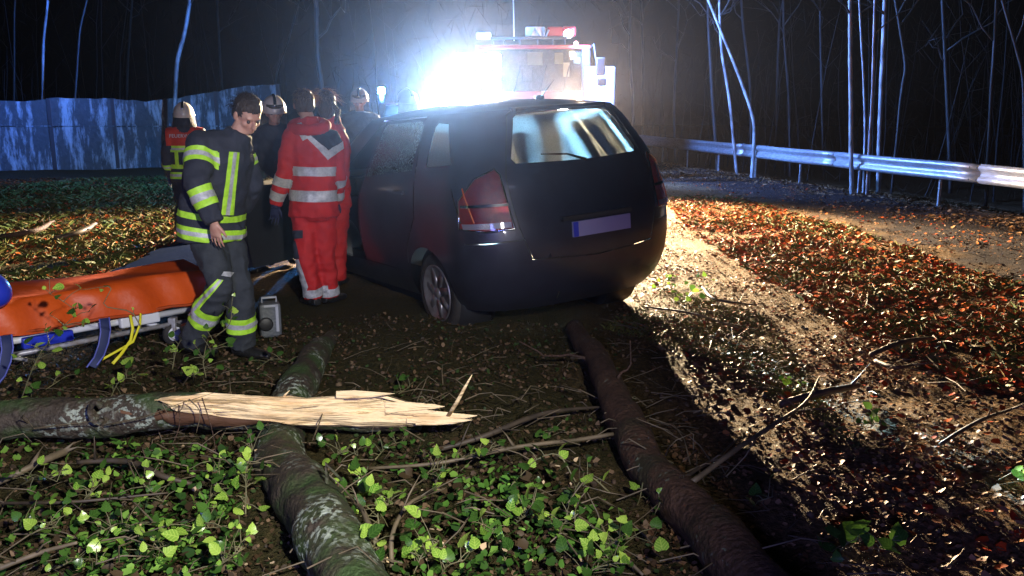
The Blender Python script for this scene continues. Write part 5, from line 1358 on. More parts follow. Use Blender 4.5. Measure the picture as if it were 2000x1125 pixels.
def sample_poly(poly, dens_px, n, fall=1.6, thr=-.1):
    """more points near the viewer so that the litter looks evenly dense"""
    r_ = np.random.default_rng(len(poly) + n); P_ = np.array(poly); x0, y0 = P_.min(0); x1, y1 = P_.max(0); out = []
    tot = 0
    while tot < n:
        u = r_.uniform(0, 1, n); y = y0 * (y1 / y0) ** u; x = r_.uniform(x0, x1, n)
        ok = inside(poly, x, y) & (vnoise(np.stack([x * 2.3, y * 2.3, x * 0 + 3], 1)) + r_.uniform(-.6, .8, n) > thr); q_ = np.stack([x[ok], y[ok]], 1); out.append(q_); tot += len(q_)
    return np.concatenate(out)[:n]
ORG = [(.40, .075, .012), (.48, .12, .02), (.34, .045, .01), (.22, .05, .018), (.42, .16, .05), (.13, .045, .02), (.36, .035, .01)]
BRN = [(.17, .085, .036), (.11, .055, .025), (.22, .12, .055), (.09, .05, .025), (.28, .16, .08)]
YEL = [(.26, .17, .04), (.30, .20, .06), (.16, .11, .03), (.12, .13, .03), (.20, .10, .03)]
scatter_leaves('orange_leaves', sample_poly(LEAVES, 0, 19000), .058, ORG, 'carpet of orange-red fallen leaves right of the car', seed=1)
RIGHT = gp((1250, 330), (1500, 330), (2200, 480), (2500, 1400), (1200, 1400), (1320, 760), (1200, 640), (1300, 500))
scatter_leaves('brown_leaves', sample_poly(RIGHT, 0, 20000), .026, BRN, 'brown leaf crumbs and wood chips over the soil', seed=2, tilt=.4)
TRK = gp((1240, 430), (1420, 420), (1700, 620), (1900, 900), (1700, 1100), (1400, 700), (1200, 640))
scatter_leaves('track_litter', sample_poly(TRK, 0, 9000), .026, BRN + ORG[2:5] + [(.16, .12, .05)], 'fine leaf and wood litter on the sandy track', seed=12, tilt=.35)
scatter_leaves('stray_leaves', sample_poly(gp((1240, 350), (1500, 350), (2200, 500), (2300, 1300), (1500, 1000), (1330, 700), (1240, 480)), 0, 2600), .05, ORG + BRN, 'stray orange leaves around the leaf carpet', seed=14)
FARR = gp((1240, 300), (1700, 350), (2300, 440), (2300, 520), (1500, 360), (1250, 345))
scatter_leaves('verge_leaves', sample_poly(FARR, 0, 6000), .065, BRN, 'dull leaves along the verge below the guard rail', seed=3)
scatter_leaves('yellow_leaves', sample_poly(gp((-150, 350), (420, 345), (380, 460), (190, 540), (60, 575), (-150, 600)), 0, 17000), .055, ORG + BRN[:3] + ORG[1:4] + [(.16, .10, .03)], 'yellow and brown leaves on the lit grass at the left', seed=4)
LOWER = gp((-400, 1500), (-200, 640), (620, 610), (900, 620), (1230, 650), (1420, 1500))
scatter_leaves('dark_litter', sample_poly(LOWER, 0, 16000), .026, [(.05, .03, .015), (.09, .055, .03), (.035, .025, .015), (.03, .05, .015), (.14, .09, .05)], 'dark leaf crumbs and soil litter around the trunks', seed=5, tilt=.8)
IV = gp((-350, 1400), (-120, 880), (180, 880), (460, 900), (490, 1400)); IV2 = gp((700, 1400), (640, 880), (900, 890), (1180, 960), (1330, 1400))
GRN = [(.04, .10, .015), (.07, .17, .025), (.14, .26, .04), (.02, .05, .01), (.06, .04, .02)]
scatter_leaves('ivy_cover', np.vstack([sample_poly(IV, 0, 2600, thr=.55), sample_poly(IV2, 0, 1300, thr=.55)]), .040, GRN, 'low ivy leaves covering the ground between the trunks', lift=.05, tilt=.7, seed=6)
scatter_leaves('wood_chips', sample_poly(gp((0, 1300), (250, 850), (1100, 850), (1300, 1300)), 0, 160), .022, [(.6, .45, .28), (.5, .36, .2)], 'pale wood chips scattered around the split log', lift=.04, tilt=.6, seed=7)
def blades(name, poly, n, h, cols, label, seed):
    pts = sample_poly(poly, 0, n); r_ = np.random.default_rng(seed); z = ground_z(pts[:, 0], pts[:, 1])
    c_ = np.stack([pts[:, 0], pts[:, 1], z], 1); a = r_.uniform(0, 2 * np.pi, n); w = r_.uniform(.002, .005, n); hh = h * r_.uniform(.4, 1.3, n)
    s_ = np.stack([np.cos(a), np.sin(a), a * 0], 1); ln = np.stack([r_.normal(0, .6, n), r_.normal(0, .6, n), np.ones(n)], 1)
    V_ = np.stack([c_ - s_ * w[:, None], c_ + s_ * w[:, None], c_ + ln * (hh * .55)[:, None] + s_ * (w * .7)[:, None], c_ + ln * (hh * .9)[:, None] * [1.6, 1.6, .9]], 1)
    base = (np.arange(n) * 4)[:, None]; F_ = np.concatenate([base + np.array([[0, 1, 2]]), base + np.array([[0, 2, 3]])])
    cl = np.array(cols)[r_.integers(0, len(cols), n)] * r_.uniform(.7, 1.2, n)[:, None]
    o = fast_mesh(name, V_.reshape(-1, 3), F_, M['blades'], np.repeat(cl, 4, axis=0)); tag(o, label, kind='stuff')
GC = [(.05, .075, .015), (.085, .085, .02), (.04, .06, .015), (.12, .085, .03)]
blades('grass', GRASSL, 12000, .09, GC, 'short wet grass on the left verge', 11)
blades('grass', LEAVES, 9000, .07, GC, 'thin grass between the orange leaves', 12)
blades('moss', gp((1180, 640), (1300, 560), (1500, 620), (1700, 900), (1400, 700)), 7000, .03, [(.13, .12, .03), (.10, .11, .03)], 'mossy tufts along the sandy track', 13)
tw = MB()
for k in range(900):
    if k < 480: x, y = random.uniform(-3.6, 1.6), random.uniform(1.9, 6.2)
    else: x, y = random.uniform(.6, 5.5), random.uniform(2.2, 9.5)
    a = random.uniform(0, 2 * math.pi); l = random.uniform(.04, .26); z = gz(x, y) if k % 4 == 0 else 0.0
    p = V3((x, y, z + random.uniform(.005, .05))); d = V3((math.cos(a), math.sin(a), random.uniform(-.1, .35)))
    r0 = random.uniform(.0012, .004)
    tw.tube([p, p + d * l * .5 + V3((random.uniform(-.02, .02), 0, .01)), p + d * l], [r0, r0 * .8, r0 * .4], 5, cap=False)
for k in range(150):
    x, y = random.uniform(-2.6, .9), random.uniform(2.5, 4.6); a = random.uniform(0, 2 * math.pi); l = random.uniform(.15, .55)
    p = V3((x, y, random.uniform(.02, .16))); d = V3((math.cos(a), math.sin(a) * .6, random.uniform(-.15, .5))).normalized(); q_ = p + d * l * .6 + V3((0, 0, random.uniform(-.05, .05)))
    tw.tube([p, p + d * l * .3 + V3((random.uniform(-.03, .03), 0, .02)), q_, q_ + V3((random.uniform(-.1, .1), random.uniform(-.08, .08), random.uniform(-.06, .04)))], [.0035, .003, .0022, .001], 5, cap=False)
o = tw.build('twig_litter', TP); tag(o, 'loose small twigs strewn over soil and ivy', kind='stuff')
cl = MB()
for k in range(1100):   # clods and stones
    x, y = (random.uniform(.8, 5.0), random.uniform(2.4, 8)) if k % 3 else (random.uniform(-3, 1), random.uniform(2.2, 6)); s_ = random.uniform(.006, .022)
    b0 = len(cl.V); cl.ell((x, y, gz(x, y) + s_ * .2), (s_, s_ * random.uniform(.6, 1), s_ * random.uniform(.4, .8)), Matrix.Rotation(random.uniform(0, 3), 3, 'Z'), 7, 5)
    for i in range(b0, len(cl.V)): v = cl.V[i]; cl.V[i] = (v[0] + random.uniform(-.15, .15) * s_, v[1] + random.uniform(-.15, .15) * s_, v[2])
o = cl.build('soil_clods', pbr('clod', (.06, .035, .018), .8, col2=(.12, .08, .04), scale=30)); tag(o, 'soil clods and small stones on the churned ground', kind='stuff')

# ------------------------------------------------------------------ guard rail
rail = thing('guard_rail', G(2000, 328, .75), 'galvanised steel guard rail running along the wood edge on the right', 'guard rail')
rail.location.z = 0
tp = [G(1235, 262.5, .75), G(1269, 266, .75), G(1400, 274.5, .75), G(1512, 287, .75), G(1662, 300, .75), G(1812, 313, .75), G(2000, 328, .75)]
tp.append(tp[-1] + (tp[-1] - tp[-2]) * 1.2)
cf = np.polyfit([p.y for p in tp], [p.x for p in tp], 2); yy = np.linspace(tp[0].y, tp[-1].y, 161); full = [V3((float(np.polyval(cf, y_)), y_, .75)) for y_ in yy]
lens = [0]
for i in range(1, len(full)): lens.append(lens[-1] + (full[i] - full[i - 1]).length)
arr = np.array([tuple(p) for p in full])
def rp(d): return V3((np.interp(d, lens, arr[:, 0]), np.interp(d, lens, arr[:, 1]), .75))
wprof = [(.0, 0), (.01, -.012), (.045, -.03), (.05, -.06), (.045, -.085), (.0, -.12), (-.012, -.155), (.0, -.19), (.045, -.225), (.05, -.25), (.045, -.28), (.01, -.298), (.0, -.31)]
tot = lens[-1]; d0 = 0
while d0 < tot - .5:
    d1 = min(tot, d0 + 4.0); VV = []; nseg = 8
    for i in range(nseg + 1):
        d = d0 + (d1 + .0 - d0) * i / nseg; p = rp(d); t = (rp(d + .1) - rp(d - .1)).normalized(); nn = V3((-t.y, t.x, 0)); nn = nn if nn.x < 0 else -nn
        p = p + V3((0, 0, .004 * math.sin(d * 1.7)))
        for (o_, z) in wprof: VV.append(p + nn * (o_ + (.004 if int(d0 / 4) % 2 else 0)) + V3((0, 0, z)))
    m_ = len(wprof)
    rp_o = mk('rail_panel', VV, [(i * m_ + j, i * m_ + j + 1, (i + 1) * m_ + j + 1, (i + 1) * m_ + j) for i in range(nseg) for j in range(m_ - 1)], M['zinc'], rail)
    s_ = rp_o.modifiers.new('s', 'SOLIDIFY'); s_.thickness = .003
    p = rp(d1 - .1); bb = MB()
    for dd in (-.08, .08):
        for z in (-.055, -.25): bb.lathe(rp(d1 - .1 + dd) + nn * .052 + V3((0, 0, z)), [(.014, 0), (.012, .008), (.001, .009)], nn, 8)
    bb.build('bolts', M['steel_dark'], rp_o)
    d0 = d1
for px in (1290, 1341, 1400, 1472, 1562, 1673, 1833, 2060):
    i = min(range(len(full)), key=lambda i_: abs(1000 + FPX * full[i_].x / (full[i_].y * CP - (full[i_].z - EYE) * SP) - px)); p = full[i]
    bb = MB(); bb.box(V3((p.x + .06, p.y, .28)), (.035, .05, .90)); bb.build('post', M['zinc'], rail, False)

# ------------------------------------------------------------------ bare trees
def tree(pts, rads, label, mat, nb=5, seed=0, name='bare_tree', group='bare trees in the wood'):
    random.seed(900 + seed); path = [];
    for i_ in range(27):
        u_ = i_ / 26 * (len(pts) - 1); a_ = min(int(u_), len(pts) - 2); path.append(pts[a_].lerp(pts[a_ + 1], u_ - a_) + V3((random.uniform(-.012, .012), 0, 0)))
    for _ in range(3): path = [path[0]] + [(path[i_ - 1] + path[i_] * 2 + path[i_ + 1]) / 4 for i_ in range(1, 26)] + [path[-1]]
    rads = [r_0 * .52 for r_0 in rads]
    t = thing(name, (path[0].x, path[0].y, path[0].z), label, 'tree', group)
    b_ = MB(); rl = list(np.interp(np.linspace(0, 1, 27), np.linspace(0, 1, len(rads)), rads)); b_.tube(path, rl, 10, .08); b_.build('trunk', mat, t)
    for k in range(nb):
        i = random.randint(17, 25); p = path[i]; a = random.uniform(0, 2 * math.pi); d = V3((math.cos(a), math.sin(a) * .6, random.uniform(.6, 1.4))).normalized(); l = random.uniform(.8, 2.4)
        bp_ = [p + d * l * q_ / 6 + V3((random.uniform(-.05, .05), 0, random.uniform(-.05, .05))) * q_ for q_ in range(7)]
        c_ = MB(); c_.tube(bp_, list(np.linspace(rl[i] * .5 + .004, .004, 7)), 6)
        for q_ in range(4):
            pq = bp_[random.randint(2, 6)]; dq = V3((random.uniform(-1, 1), random.uniform(-.5, .5), random.uniform(.1, 1))).normalized()
            c_.tube([pq, pq + dq * .3 + V3((0, 0, .03)), pq + dq * random.uniform(.5, .9)], [.006, .004, .002], 4)
        c_.build('branch', M['tree_bark'], t)
def T(px, py, Y): return P(px, py, Y)
def top_ext(a, b, k=1.0): return b + (b - a) * k
trees = [
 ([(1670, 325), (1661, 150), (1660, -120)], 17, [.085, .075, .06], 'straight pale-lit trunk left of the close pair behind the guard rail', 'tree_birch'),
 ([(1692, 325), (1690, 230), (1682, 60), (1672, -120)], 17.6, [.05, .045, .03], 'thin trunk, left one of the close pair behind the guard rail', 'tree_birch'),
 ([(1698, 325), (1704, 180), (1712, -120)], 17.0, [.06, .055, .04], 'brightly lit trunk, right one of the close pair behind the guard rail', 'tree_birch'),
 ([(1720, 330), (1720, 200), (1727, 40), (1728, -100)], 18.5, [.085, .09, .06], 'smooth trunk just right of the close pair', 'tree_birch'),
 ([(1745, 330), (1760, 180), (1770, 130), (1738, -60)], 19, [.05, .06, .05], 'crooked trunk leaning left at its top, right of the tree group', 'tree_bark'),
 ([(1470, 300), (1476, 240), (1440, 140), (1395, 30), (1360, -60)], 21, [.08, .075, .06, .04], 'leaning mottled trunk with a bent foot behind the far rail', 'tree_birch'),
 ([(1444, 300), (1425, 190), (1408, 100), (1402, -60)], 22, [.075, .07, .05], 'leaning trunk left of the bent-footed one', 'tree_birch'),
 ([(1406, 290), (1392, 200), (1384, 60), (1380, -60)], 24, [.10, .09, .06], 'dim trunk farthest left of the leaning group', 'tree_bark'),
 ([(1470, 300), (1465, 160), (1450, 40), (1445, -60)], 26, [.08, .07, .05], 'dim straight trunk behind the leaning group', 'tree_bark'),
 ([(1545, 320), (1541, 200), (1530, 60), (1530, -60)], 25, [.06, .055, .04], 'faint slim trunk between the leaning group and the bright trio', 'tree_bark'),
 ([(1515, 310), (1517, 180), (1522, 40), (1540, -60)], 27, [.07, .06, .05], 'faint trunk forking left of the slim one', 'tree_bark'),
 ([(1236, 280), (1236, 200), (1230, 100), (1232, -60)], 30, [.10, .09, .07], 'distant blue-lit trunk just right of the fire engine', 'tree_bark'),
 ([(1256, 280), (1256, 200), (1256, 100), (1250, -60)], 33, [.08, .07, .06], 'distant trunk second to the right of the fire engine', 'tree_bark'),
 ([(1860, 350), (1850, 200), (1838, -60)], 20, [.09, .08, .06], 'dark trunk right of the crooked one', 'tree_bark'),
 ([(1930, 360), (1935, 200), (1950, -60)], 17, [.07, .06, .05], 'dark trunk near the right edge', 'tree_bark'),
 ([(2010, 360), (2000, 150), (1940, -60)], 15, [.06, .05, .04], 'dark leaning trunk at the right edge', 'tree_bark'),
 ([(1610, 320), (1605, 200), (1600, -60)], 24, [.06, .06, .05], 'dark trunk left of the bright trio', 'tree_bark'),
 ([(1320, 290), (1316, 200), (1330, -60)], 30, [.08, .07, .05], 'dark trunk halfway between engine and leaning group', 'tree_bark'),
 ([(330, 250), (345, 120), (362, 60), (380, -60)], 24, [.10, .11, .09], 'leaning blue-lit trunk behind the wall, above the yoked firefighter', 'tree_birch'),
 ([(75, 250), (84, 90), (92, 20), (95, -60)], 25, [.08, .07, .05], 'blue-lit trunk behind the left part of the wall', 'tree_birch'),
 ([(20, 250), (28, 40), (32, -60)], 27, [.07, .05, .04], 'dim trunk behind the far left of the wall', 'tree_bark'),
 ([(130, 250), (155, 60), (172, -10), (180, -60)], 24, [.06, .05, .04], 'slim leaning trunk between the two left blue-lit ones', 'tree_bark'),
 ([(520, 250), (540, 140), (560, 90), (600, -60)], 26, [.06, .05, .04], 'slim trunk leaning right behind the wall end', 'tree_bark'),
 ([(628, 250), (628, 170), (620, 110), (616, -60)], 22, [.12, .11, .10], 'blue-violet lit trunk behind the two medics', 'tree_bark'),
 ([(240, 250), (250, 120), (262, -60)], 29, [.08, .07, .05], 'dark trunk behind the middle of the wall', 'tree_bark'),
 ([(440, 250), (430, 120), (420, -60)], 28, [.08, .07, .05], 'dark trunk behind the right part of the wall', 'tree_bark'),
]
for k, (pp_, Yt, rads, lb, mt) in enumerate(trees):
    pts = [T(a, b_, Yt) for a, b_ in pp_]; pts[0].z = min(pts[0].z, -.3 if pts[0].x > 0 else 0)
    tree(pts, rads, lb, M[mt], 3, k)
random.seed(55)
ug = MB()   # thin saplings and brush deep in the wood, one tangled mass
for k in range(260):
    if k % 3 < 2: x = random.uniform(4.5, 26); y = random.uniform(17, 42); 
    else: x = random.uniform(-26, -3); y = random.uniform(26, 42)
    if x > 0 and x < 11.5 - .27 * y + 2.0: continue
    z = -0.8 if x > 0 else 0; h = random.uniform(1.2, 7); lx = random.gauss(0, .12)
    p = V3((x, y, z)); pts = [p + V3((lx * h * q_ / 4 + random.uniform(-.08, .08), 0, h * q_ / 4)) for q_ in range(5)]
    r0 = random.uniform(.008, .03); ug.tube(pts, list(np.linspace(r0, .004, 5)), 5, cap=False)
    for q_ in range(3):
        a = pts[random.randint(1, 4)]; d = V3((random.uniform(-1, 1), 0, random.uniform(.2, 1))); ug.tube([a, a + d * .4, a + d * random.uniform(.6, 1.2)], [.006, .004, .002], 4, cap=False)
o = ug.build('undergrowth', pbr('sapling_bark', (.016, .014, .013), .8)); tag(o, 'tangle of thin bare saplings and brush in the dark wood', kind='stuff')
# dense dark wood edge far behind: brush faces
r_ = np.random.default_rng(3); n = 16000
side = r_.uniform(0, 1, n) < .5
x = np.where(side, r_.uniform(5, 34, n), r_.uniform(-34, 4, n)); y = np.where(side, r_.uniform(20, 46, n), r_.uniform(28, 46, n)); z = r_.uniform(0, 1, n) ** 1.7 * 11 - .6
ok = ~(side & (x < 12.5 - .27 * y)); x, y, z = x[ok], y[ok], z[ok]; n = len(x)
c_ = np.stack([x, y, z], 1); d = r_.normal(0, 1, (n, 3)) * [.45, .3, 1]; d /= np.linalg.norm(d, axis=1)[:, None]; e = np.cross(d, r_.normal(0, 1, (n, 3))); e /= np.linalg.norm(e, axis=1)[:, None]
l = r_.uniform(.15, .7, n)[:, None]; V_ = np.stack([c_ - d * l, c_ + e * .006, c_ + d * l, c_ - e * .006], 1).reshape(-1, 3)
o = fast_mesh('wood_brush', V_, (np.arange(n) * 4)[:, None] + np.array([[0, 1, 2, 3]]), pbr('brush_leaves', (.016, .014, .011), .95, col2=(.028, .023, .015), scale=.6, spec=.1)); tag(o, 'dark twiggy mass of the wood behind the trunks', kind='stuff')

# ------------------------------------------------------------------ weathered wall at the left
wall = thing('boundary_wall', G(0, 330, 0), 'weathered pale boundary wall with streaks, lit blue, at the left behind the rescuers', 'wall')
wm, N, L, b = mat_base('weathered_wall')
tcn = N.new('ShaderNodeTexCoord'); mp = N.new('ShaderNodeMapping'); mp.inputs['Scale'].default_value = (1.6, 1.6, .35); L.new(tcn.outputs['Object'], mp.inputs[0])
na_ = N.new('ShaderNodeTexNoise'); na_.inputs['Scale'].default_value = 2.6; na_.inputs['Detail'].default_value = 9; na_.inputs['Roughness'].default_value = .7; L.new(mp.outputs[0], na_.inputs['Vector'])
ra = N.new('ShaderNodeMapRange'); ra.inputs[1].default_value = .50; ra.inputs[2].default_value = .62; L.new(na_.outputs[0], ra.inputs[0])
nb_ = N.new('ShaderNodeTexNoise'); nb_.inputs['Scale'].default_value = 9; nb_.inputs['Detail'].default_value = 6; L.new(tcn.outputs['Object'], nb_.inputs['Vector'])
x1_ = N.new('ShaderNodeMix'); x1_.data_type = 'RGBA'; x1_.inputs[6].default_value = (.05, .05, .05, 1); x1_.inputs[7].default_value = (.13, .12, .12, 1); L.new(nb_.outputs[0], x1_.inputs[0])
x2_ = N.new('ShaderNodeMix'); x2_.data_type = 'RGBA'; x2_.inputs[7].default_value = (.48, .48, .50, 1); L.new(x1_.outputs[2], x2_.inputs[6]); L.new(ra.outputs[0], x2_.inputs[0])
L.new(x2_.outputs[2], b.inputs['Base Color']); b.inputs['Roughness'].default_value = .75
bpn = N.new('ShaderNodeBump'); bpn.inputs['Strength'].default_value = .6; bpn.inputs['Distance'].default_value = .03; L.new(nb_.outputs[0], bpn.inputs['Height']); L.new(bpn.outputs[0], b.inputs['Normal'])
tops = [(-260, 205), (-120, 203), (0, 197), (60, 198), (130, 191), (230, 193), (300, 198), (360, 191), (430, 180), (490, 168), (560, 164)]
wa = G(-260, 338, 0); we = G(560, 322, 0)
def wtop(px):
    py = np.interp(px, [a for a, b_ in tops], [b_ for a, b_ in tops]); return py
edges_px = [-260, -140, -15, 110, 232, 335, 432, 552]
wd = (we - wa).normalized(); wn_ = V3((wd.y, -wd.x, 0))
def wpoint(px):   # where the wall line is met in the direction of px
    r0 = ray(px, 330); t = ((wa.x) * wd.y - (wa.y) * wd.x) / (r0[0] * wd.y - r0[1] * wd.x); return V3((r0[0] * t, r0[1] * t, 0))
for k in range(len(edges_px) - 1):
    a, c_ = edges_px[k] + 1.2, edges_px[k + 1] - 1.2; VV = []; n = 8; off = wn_ * random.uniform(-.015, .015)
    for i in range(n + 1):
        px = a + (c_ - a) * i / n; w = wpoint(px) + off; zt = P(px, wtop(px), w.y).z + random.uniform(-.02, .02)
        for z in (-.05, zt): VV += [V3((w.x, w.y, z)), V3((w.x, w.y, z)) - wn_ * .14]
    FF = []
    for i in range(n):
        o_ = 4 * i; FF += [(o_, o_ + 4, o_ + 6, o_ + 2), (o_ + 1, o_ + 3, o_ + 7, o_ + 5), (o_ + 2, o_ + 6, o_ + 7, o_ + 3), (o_, o_ + 1, o_ + 5, o_ + 4)]
    FF += [(0, 2, 3, 1), (4 * n, 4 * n + 1, 4 * n + 3, 4 * n + 2)]
    mk('wall_panel', VV, FF, wm, wall, False)
    bb = MB(); w = wpoint(edges_px[k + 1]); zt = P(edges_px[k + 1], wtop(edges_px[k + 1]) - 1, w.y).z; bb.box(w - wn_ * .05 + V3((0, 0, zt / 2)), (.10, .16, zt)); bb.build('post', pbr('wall_post', (.10, .08, .08), .8) if k == 0 else bpy.data.materials['wall_post'], wall, False)
    bb = MB(); w0 = wpoint(a); w1 = wpoint(c_); z0 = P(edges_px[k], 247, w0.y).z
    bb.tube([w0 + wn_ * .02 + V3((0, 0, z0)), w1 + wn_ * .02 + V3((0, 0, z0))], .02, 6); bb.build('ledge', wm, wall)

# ------------------------------------------------------------------ fire engine, van, flood lamps
FY = 20.0
def FP(px, py, dy=0.0): return P(px, py, FY + dy)
fe = thing('fire_engine', (FP(1040, 210).x, FY, 0), 'red fire engine facing the viewer with light bar, mirrors and an open pale door', 'fire engine')
xl, xr = FP(930, 150).x, FP(1152, 150).x; xc = (xl + xr) / 2; W_ = xr - xl; zr = FP(1000, 88).z
bb = MB(); bb.box(V3((xc - .1, FY + 3.6, 1.75)), (W_ - .2, 7.0, 2.3)); bb.build('body', M['truck_red'], fe, False, bevel=.08)
# cab front: frame round the windscreen
zw0, zw1 = FP(1000, 178).z, FP(1000, 96).z
for nm, c_, d in (('front_panel', (xc, FY, (.5 + zw0) / 2), (W_, .14, zw0 - .5)), ('roof_panel', (xc, FY, (zw1 + zr) / 2), (W_, .14, zr - zw1)), ('pillar', (xl + .06, FY, (zw0 + zw1) / 2), (.12, .14, zw1 - zw0)), ('pillar', (xr - .09, FY, (zw0 + zw1) / 2), (.18, .14, zw1 - zw0))):
    bb = MB(); bb.box(c_, d); bb.build(nm, M['black_plastic'] if nm == 'pillar' else M['truck_red'], fe, False, bevel=.02)
bb = MB(); bb.box((xc, FY + .09, (zw0 + zw1) / 2), (W_ - .2, .04, zw1 - zw0)); bb.build('cab_back', M['black_plastic'], fe, False)
bb = MB(); bb.box((xc, FY + .02, (zw0 + zw1) / 2), (W_ - .28, .02, zw1 - zw0 - .02)); ws = bb.build('windscreen', glass_mat('cab_glass', (.8, .8, .75), .06, 20, base=.0), fe, False)
for px0, px1, y0, y1, mt in ((1030, 1060, 102, 128, 'curtain'), (1083, 1100, 103, 125, 'curtain'), (1020, 1040, 125, 160, 'seat'), (1100, 1112, 122, 150, 'white_paint'), (1120, 1133, 112, 124, 'curtain')):
    a = FP(px0, y0, .05); c_ = FP(px1, y1, .05); bb = MB(); bb.box(((a.x + c_.x) / 2, a.y, (a.z + c_.z) / 2), (abs(c_.x - a.x), .03, abs(a.z - c_.z))); bb.build('cab_interior', M[mt], fe, False, bevel=.008)
for px in (1005, 1055, 1100):
    bb = MB(); bb.tube([FP(px, 180, -.12), FP(px + 12, 128, -.10)], .012, 6); bb.build('wiper', M['black_plastic'], fe)
bb = MB(); bb.box((xc, FY - .1, .62), (W_ + .05, .3, .42)); bb.build('bumper', M['white_paint'], fe, False, bevel=.05)
for k in range(5):
    bb = MB(); bb.box((xc, FY - .09, .95 + k * .09), (1.3, .04, .045)); bb.build('grille_slat', M['black_plastic'], fe, False)
for sx in (-1, 1):
    bb = MB(); bb.lathe((xc + sx * .95, FY - .16, .72), [(.11, 0), (.12, -.1), (.09, .02), (.001, .03)], (0, -1, 0), 16); bb.build('headlight', M['lamp_clear'], fe)
    for y in (1.2, 5.6):
        bb = MB(); bb.lathe((xc + sx * (W_ / 2 - .16), FY + y, .5), [(.25, -.15), (.48, -.15), (.5, 0), (.48, .15), (.25, .15)], (sx, 0, 0), 28); w = bb.build('wheel', M['rubber'], fe)
        bb = MB(); bb.lathe((xc + sx * (W_ / 2 - .16), FY + y, .5), [(.24, .10), (.26, .155), (.1, .12), (.001, .13)], (sx, 0, 0), 20); bb.build('rim', M['white_paint'], w)
# roof bar gantry and light bar
zg = FP(1000, 75).z
bb = MB(); bb.tube([FP(958, 75, -.05), FP(1108, 74, -.05)], .03, 8)
for px in (962, 985, 1015, 1050, 1080, 1104): bb.tube([FP(px, 76, -.05), FP(px, 88, -.02)], .015, 6)
bb.build('roof_gantry', M['steel_dark'], fe)
for a, c_, mt in ((1068, 1098, 'truck_red'), (1026, 1064, 'white_paint')):
    p0, p1_ = FP(a, 53, .2), FP(c_, 72, .2); bb = MB(); bb.box(((p0.x + p1_.x) / 2, FY + .2, (p0.z + p1_.z) / 2), (p1_.x - p0.x, .30, p0.z - p1_.z)); lb_ = bb.build('light_bar', M[mt], fe, False, bevel=.03)
p0, p1_ = FP(1098, 52, .2), FP(1124, 72, .2); bb = MB(); bb.box(((p0.x + p1_.x) / 2, FY + .2, (p0.z + p1_.z) / 2), (p1_.x - p0.x, .3, p0.z - p1_.z)); bb.build('light_bar_end', M['truck_red'], fe, False, bevel=.04)
bb = MB(); bb.ell(FP(1110, 66, .03), (.11, .06, .10)); bb.build('blue_lamp', emit('roof_blue_lens', (.55, .75, 1.0), 8), fe)
bb = MB(); bb.ell(FP(1125, 85, -.1), (.05, .04, .05)); bb.build('marker_lamp', M['amber'], fe)
bb = MB(); bb.box(FP(945, 70, .1), (.34, .2, .16)); bb.build('roof_lamp_box', M['white_paint'], fe, False, bevel=.04)
bb = MB(); bb.tube([FP(1004, 80, .3), FP(1003, 20, .3), FP(1002, -40, .3)], [.018, .014, .008], 6); bb.build('radio_mast', M['white_paint'], fe)
for k, (x0, y0, x1, y1) in enumerate(((1035, 72, 1045, 56), (1045, 56, 1056, 72), (1062, 70, 1064, 55), (1066, 72, 1072, 58))):
    bb = MB(); bb.tube([FP(x0, y0, -.02), FP(x1, y1, -.02)], .022, 6); bb.build('rack_strut', M['zinc'], fe)
# open door with the mirrors before it
p0, p1_ = FP(1143, 130, -.25), FP(1201, 205, -.25)
bb = MB(); bb.box(((p0.x + p1_.x) / 2, FY - .2, (p0.z + .75) / 2), (p1_.x - p0.x, .08, p0.z - .75)); dr_ = bb.build('open_door', M['white_paint'], fe, False, bevel=.04)
p0, p1_ = FP(1150, 120, -.25), FP(1165, 90, -.25); bb = MB(); bb.tube([FP(1152, 96, -.2), FP(1160, 86, -.5), FP(1163, 110, -.6), FP(1174, 170, -.6)], .016, 6); bb.build('mirror_arm', M['black_plastic'], fe)
for (x0, y0, x1, y1) in ((1164, 112, 1182, 148), (1166, 152, 1184, 168)):
    a, c_ = FP(x0, y0, -.6), FP(x1, y1, -.6); bb = MB(); bb.box(((a.x + c_.x) / 2, FY - .6, (a.z + c_.z) / 2), (c_.x - a.x, .08, a.z - c_.z)); bb.build('mirror', M['black_plastic'], fe, False, bevel=.03)

# emergency van behind the car with two blue lamps on its roof
VY = 17.5
vx0, vx1 = P(742, 200, VY).x, P(878, 200, VY).x; vc = (vx0 + vx1) / 2; vw = 1.75
van = thing('emergency_van', (vc, VY, 0), 'dark emergency van with two lit blue roof lamps, mostly hidden behind the crashed car', 'van')
bb = MB(); bb.box((vc, VY + 2.2, .85), (vw, 4.4, 1.1)); vb = bb.build('body', M['van_blue'], van, False, bevel=.10)
bb = MB(); bb.box((vc, VY + 2.5, 1.50), (vw * .92, 3.4, .36), None, .9); bb.build('cabin', M['truck_glass'], van, False, bevel=.06)
bb = MB(); bb.box((vc, VY + 2.5, 1.70), (vw * .84, 3.0, .05)); bb.build('roof', M['van_blue'], van, False, bevel=.02)
for sx in (-1, 1):
    for y in (.9, 3.6):
        bb = MB(); bb.lathe((vc + sx * (vw / 2 - .1), VY + y, .33), [(.2, -.1), (.32, -.1), (.33, 0), (.32, .1), (.2, .1)], (sx, 0, 0), 24); bb.build('wheel', M['rubber'], van)
    bb = MB(); bb.box((vc + sx * .65, VY - .01, .75), (.3, .06, .16)); bb.build('headlight', M['lamp_clear'], van, False, bevel=.03)
bb = MB(); bb.box((vc, VY + .0, .42), (vw, .2, .2)); bb.build('bumper', M['black_plastic'], van, False, bevel=.04)
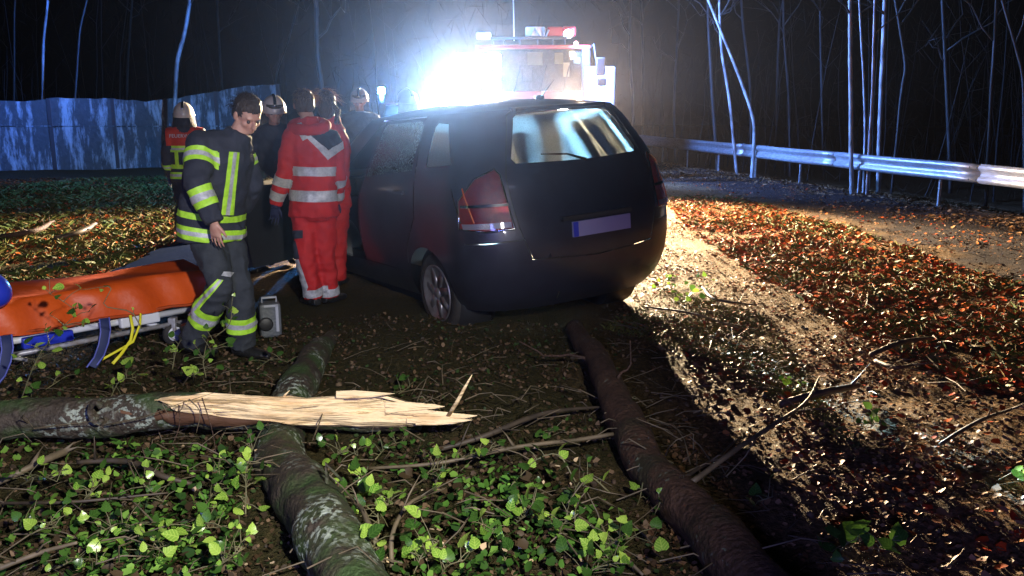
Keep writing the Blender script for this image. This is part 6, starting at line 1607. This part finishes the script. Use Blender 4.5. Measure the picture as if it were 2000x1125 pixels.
for px, py, mt, nm in ((745, 176, 'beacon_glass', 'blue_beacon'), (869, 192, 'strobe_glass', 'blue_strobe')):
    c_ = P(px, py, VY); bb = MB(); bb.lathe(c_ - V3((0, 0, .07)), [(.075, 0), (.075, .08), (.06, .12), (.001, .14)], (0, 0, 1), 18); lo = bb.build(nm, M[mt], van)
    bb = MB(); bb.lathe(V3((c_.x, c_.y + .0, 1.70)), [(.05, 0), (.05, max(.03, c_.z - .07 - 1.70))], (0, 0, 1), 12); bb.build('lamp_foot', M['black_plastic'], lo)
bpos = P(745, 176, VY - .2); spos = P(869, 192, VY - .2)
add_light('beacon_light', 'SPOT', bpos, BEACON_W, (.06, .20, 1.0), .08, aim=(-9, 18.5, 4.6), angle=84, blend=.8)
add_light('beacon_glow_light', 'POINT', bpos, 2600, (.10, .35, 1.0), .08)
add_light('engine_corner_light', 'SPOT', FP(1114, 62, -.75), ENGINE_BLUE_W, (.14, .32, 1.0), .08, aim=(12, 22.5, 2.2), angle=140, blend=.5)
bb = MB(); bb.box((xr - .62, FY - .22, 1.66), (.26, .14, .2)); sl_ = bb.build('added_side_lamp', M['black_plastic'], fe, False, bevel=.02)  # lamp added here, out of sight, to light the ground right of the car
bb = MB(); bb.box((xr - .62, FY - .30, 1.66), (.22, .02, .16)); bb.build('lens', M['flood_glass'], sl_, False)
add_light('added_side_lamp_light', 'SPOT', (xr - .62, FY - .36, 1.66), ADDED_LAMP_W, (1.0, .74, .44), .10, aim=(4.9, 4.0, .2), angle=46, blend=.5)
add_light('marker_light', 'POINT', FP(1135, 92, -1.3), 110, (1.0, .72, .5), .06)
add_light('strobe_window_beam', 'SPOT', spos, STROBE_W, (.38, .74, 1.0), .22, aim=tuple(CM @ Vector((.0, .2, 1.32))), angle=17, blend=.6)  # beam added at the strobe to make the car's rear window glow

# flood lamps on a tripod
LY_ = 16.5
lp = P(935, 132, LY_)
fl = thing('flood_lamp', (lp.x, LY_, 0), 'glaring flood lamp cluster on a tripod behind the crashed car', 'flood lamp')
bb = MB(); bb.tube([(lp.x, LY_, .5), (lp.x, LY_, lp.z - .15)], .025, 10); bb.build('mast', M['steel_dark'], fl)
for k in range(3):
    a = k * 2.09 + .4; bb = MB(); bb.tube([(lp.x, LY_, .95), (lp.x + .6 * math.cos(a), LY_ + .6 * math.sin(a), .02)], .018, 8); bb.build('leg', M['steel_dark'], fl)
bb = MB(); bb.tube([(lp.x - .42, LY_, lp.z - .16), (lp.x + .42, LY_, lp.z - .16)], .02, 8); bb.build('cross_bar', M['steel_dark'], fl)
for dx_, dz in ((-.24, .12), (.24, .12), (-.24, -.28), (.24, -.28)):
    c_ = V3((lp.x + dx_, LY_, lp.z + dz)); bb = MB(); bb.box(c_, (.36, .16, .28)); h_ = bb.build('lamp_head', M['black_plastic'], fl, False, bevel=.03)
    bb = MB(); bb.box(c_ + V3((0, -.09, 0)), (.31, .02, .23)); bb.build('lens', M['flood_glass'], h_, False)
add_light('flood_light', 'SPOT', (lp.x, LY_ - .22, lp.z - .20), FLOOD_W, (1.0, .76, .47), .30, aim=(.35, 0, .9), angle=152, blend=.6)
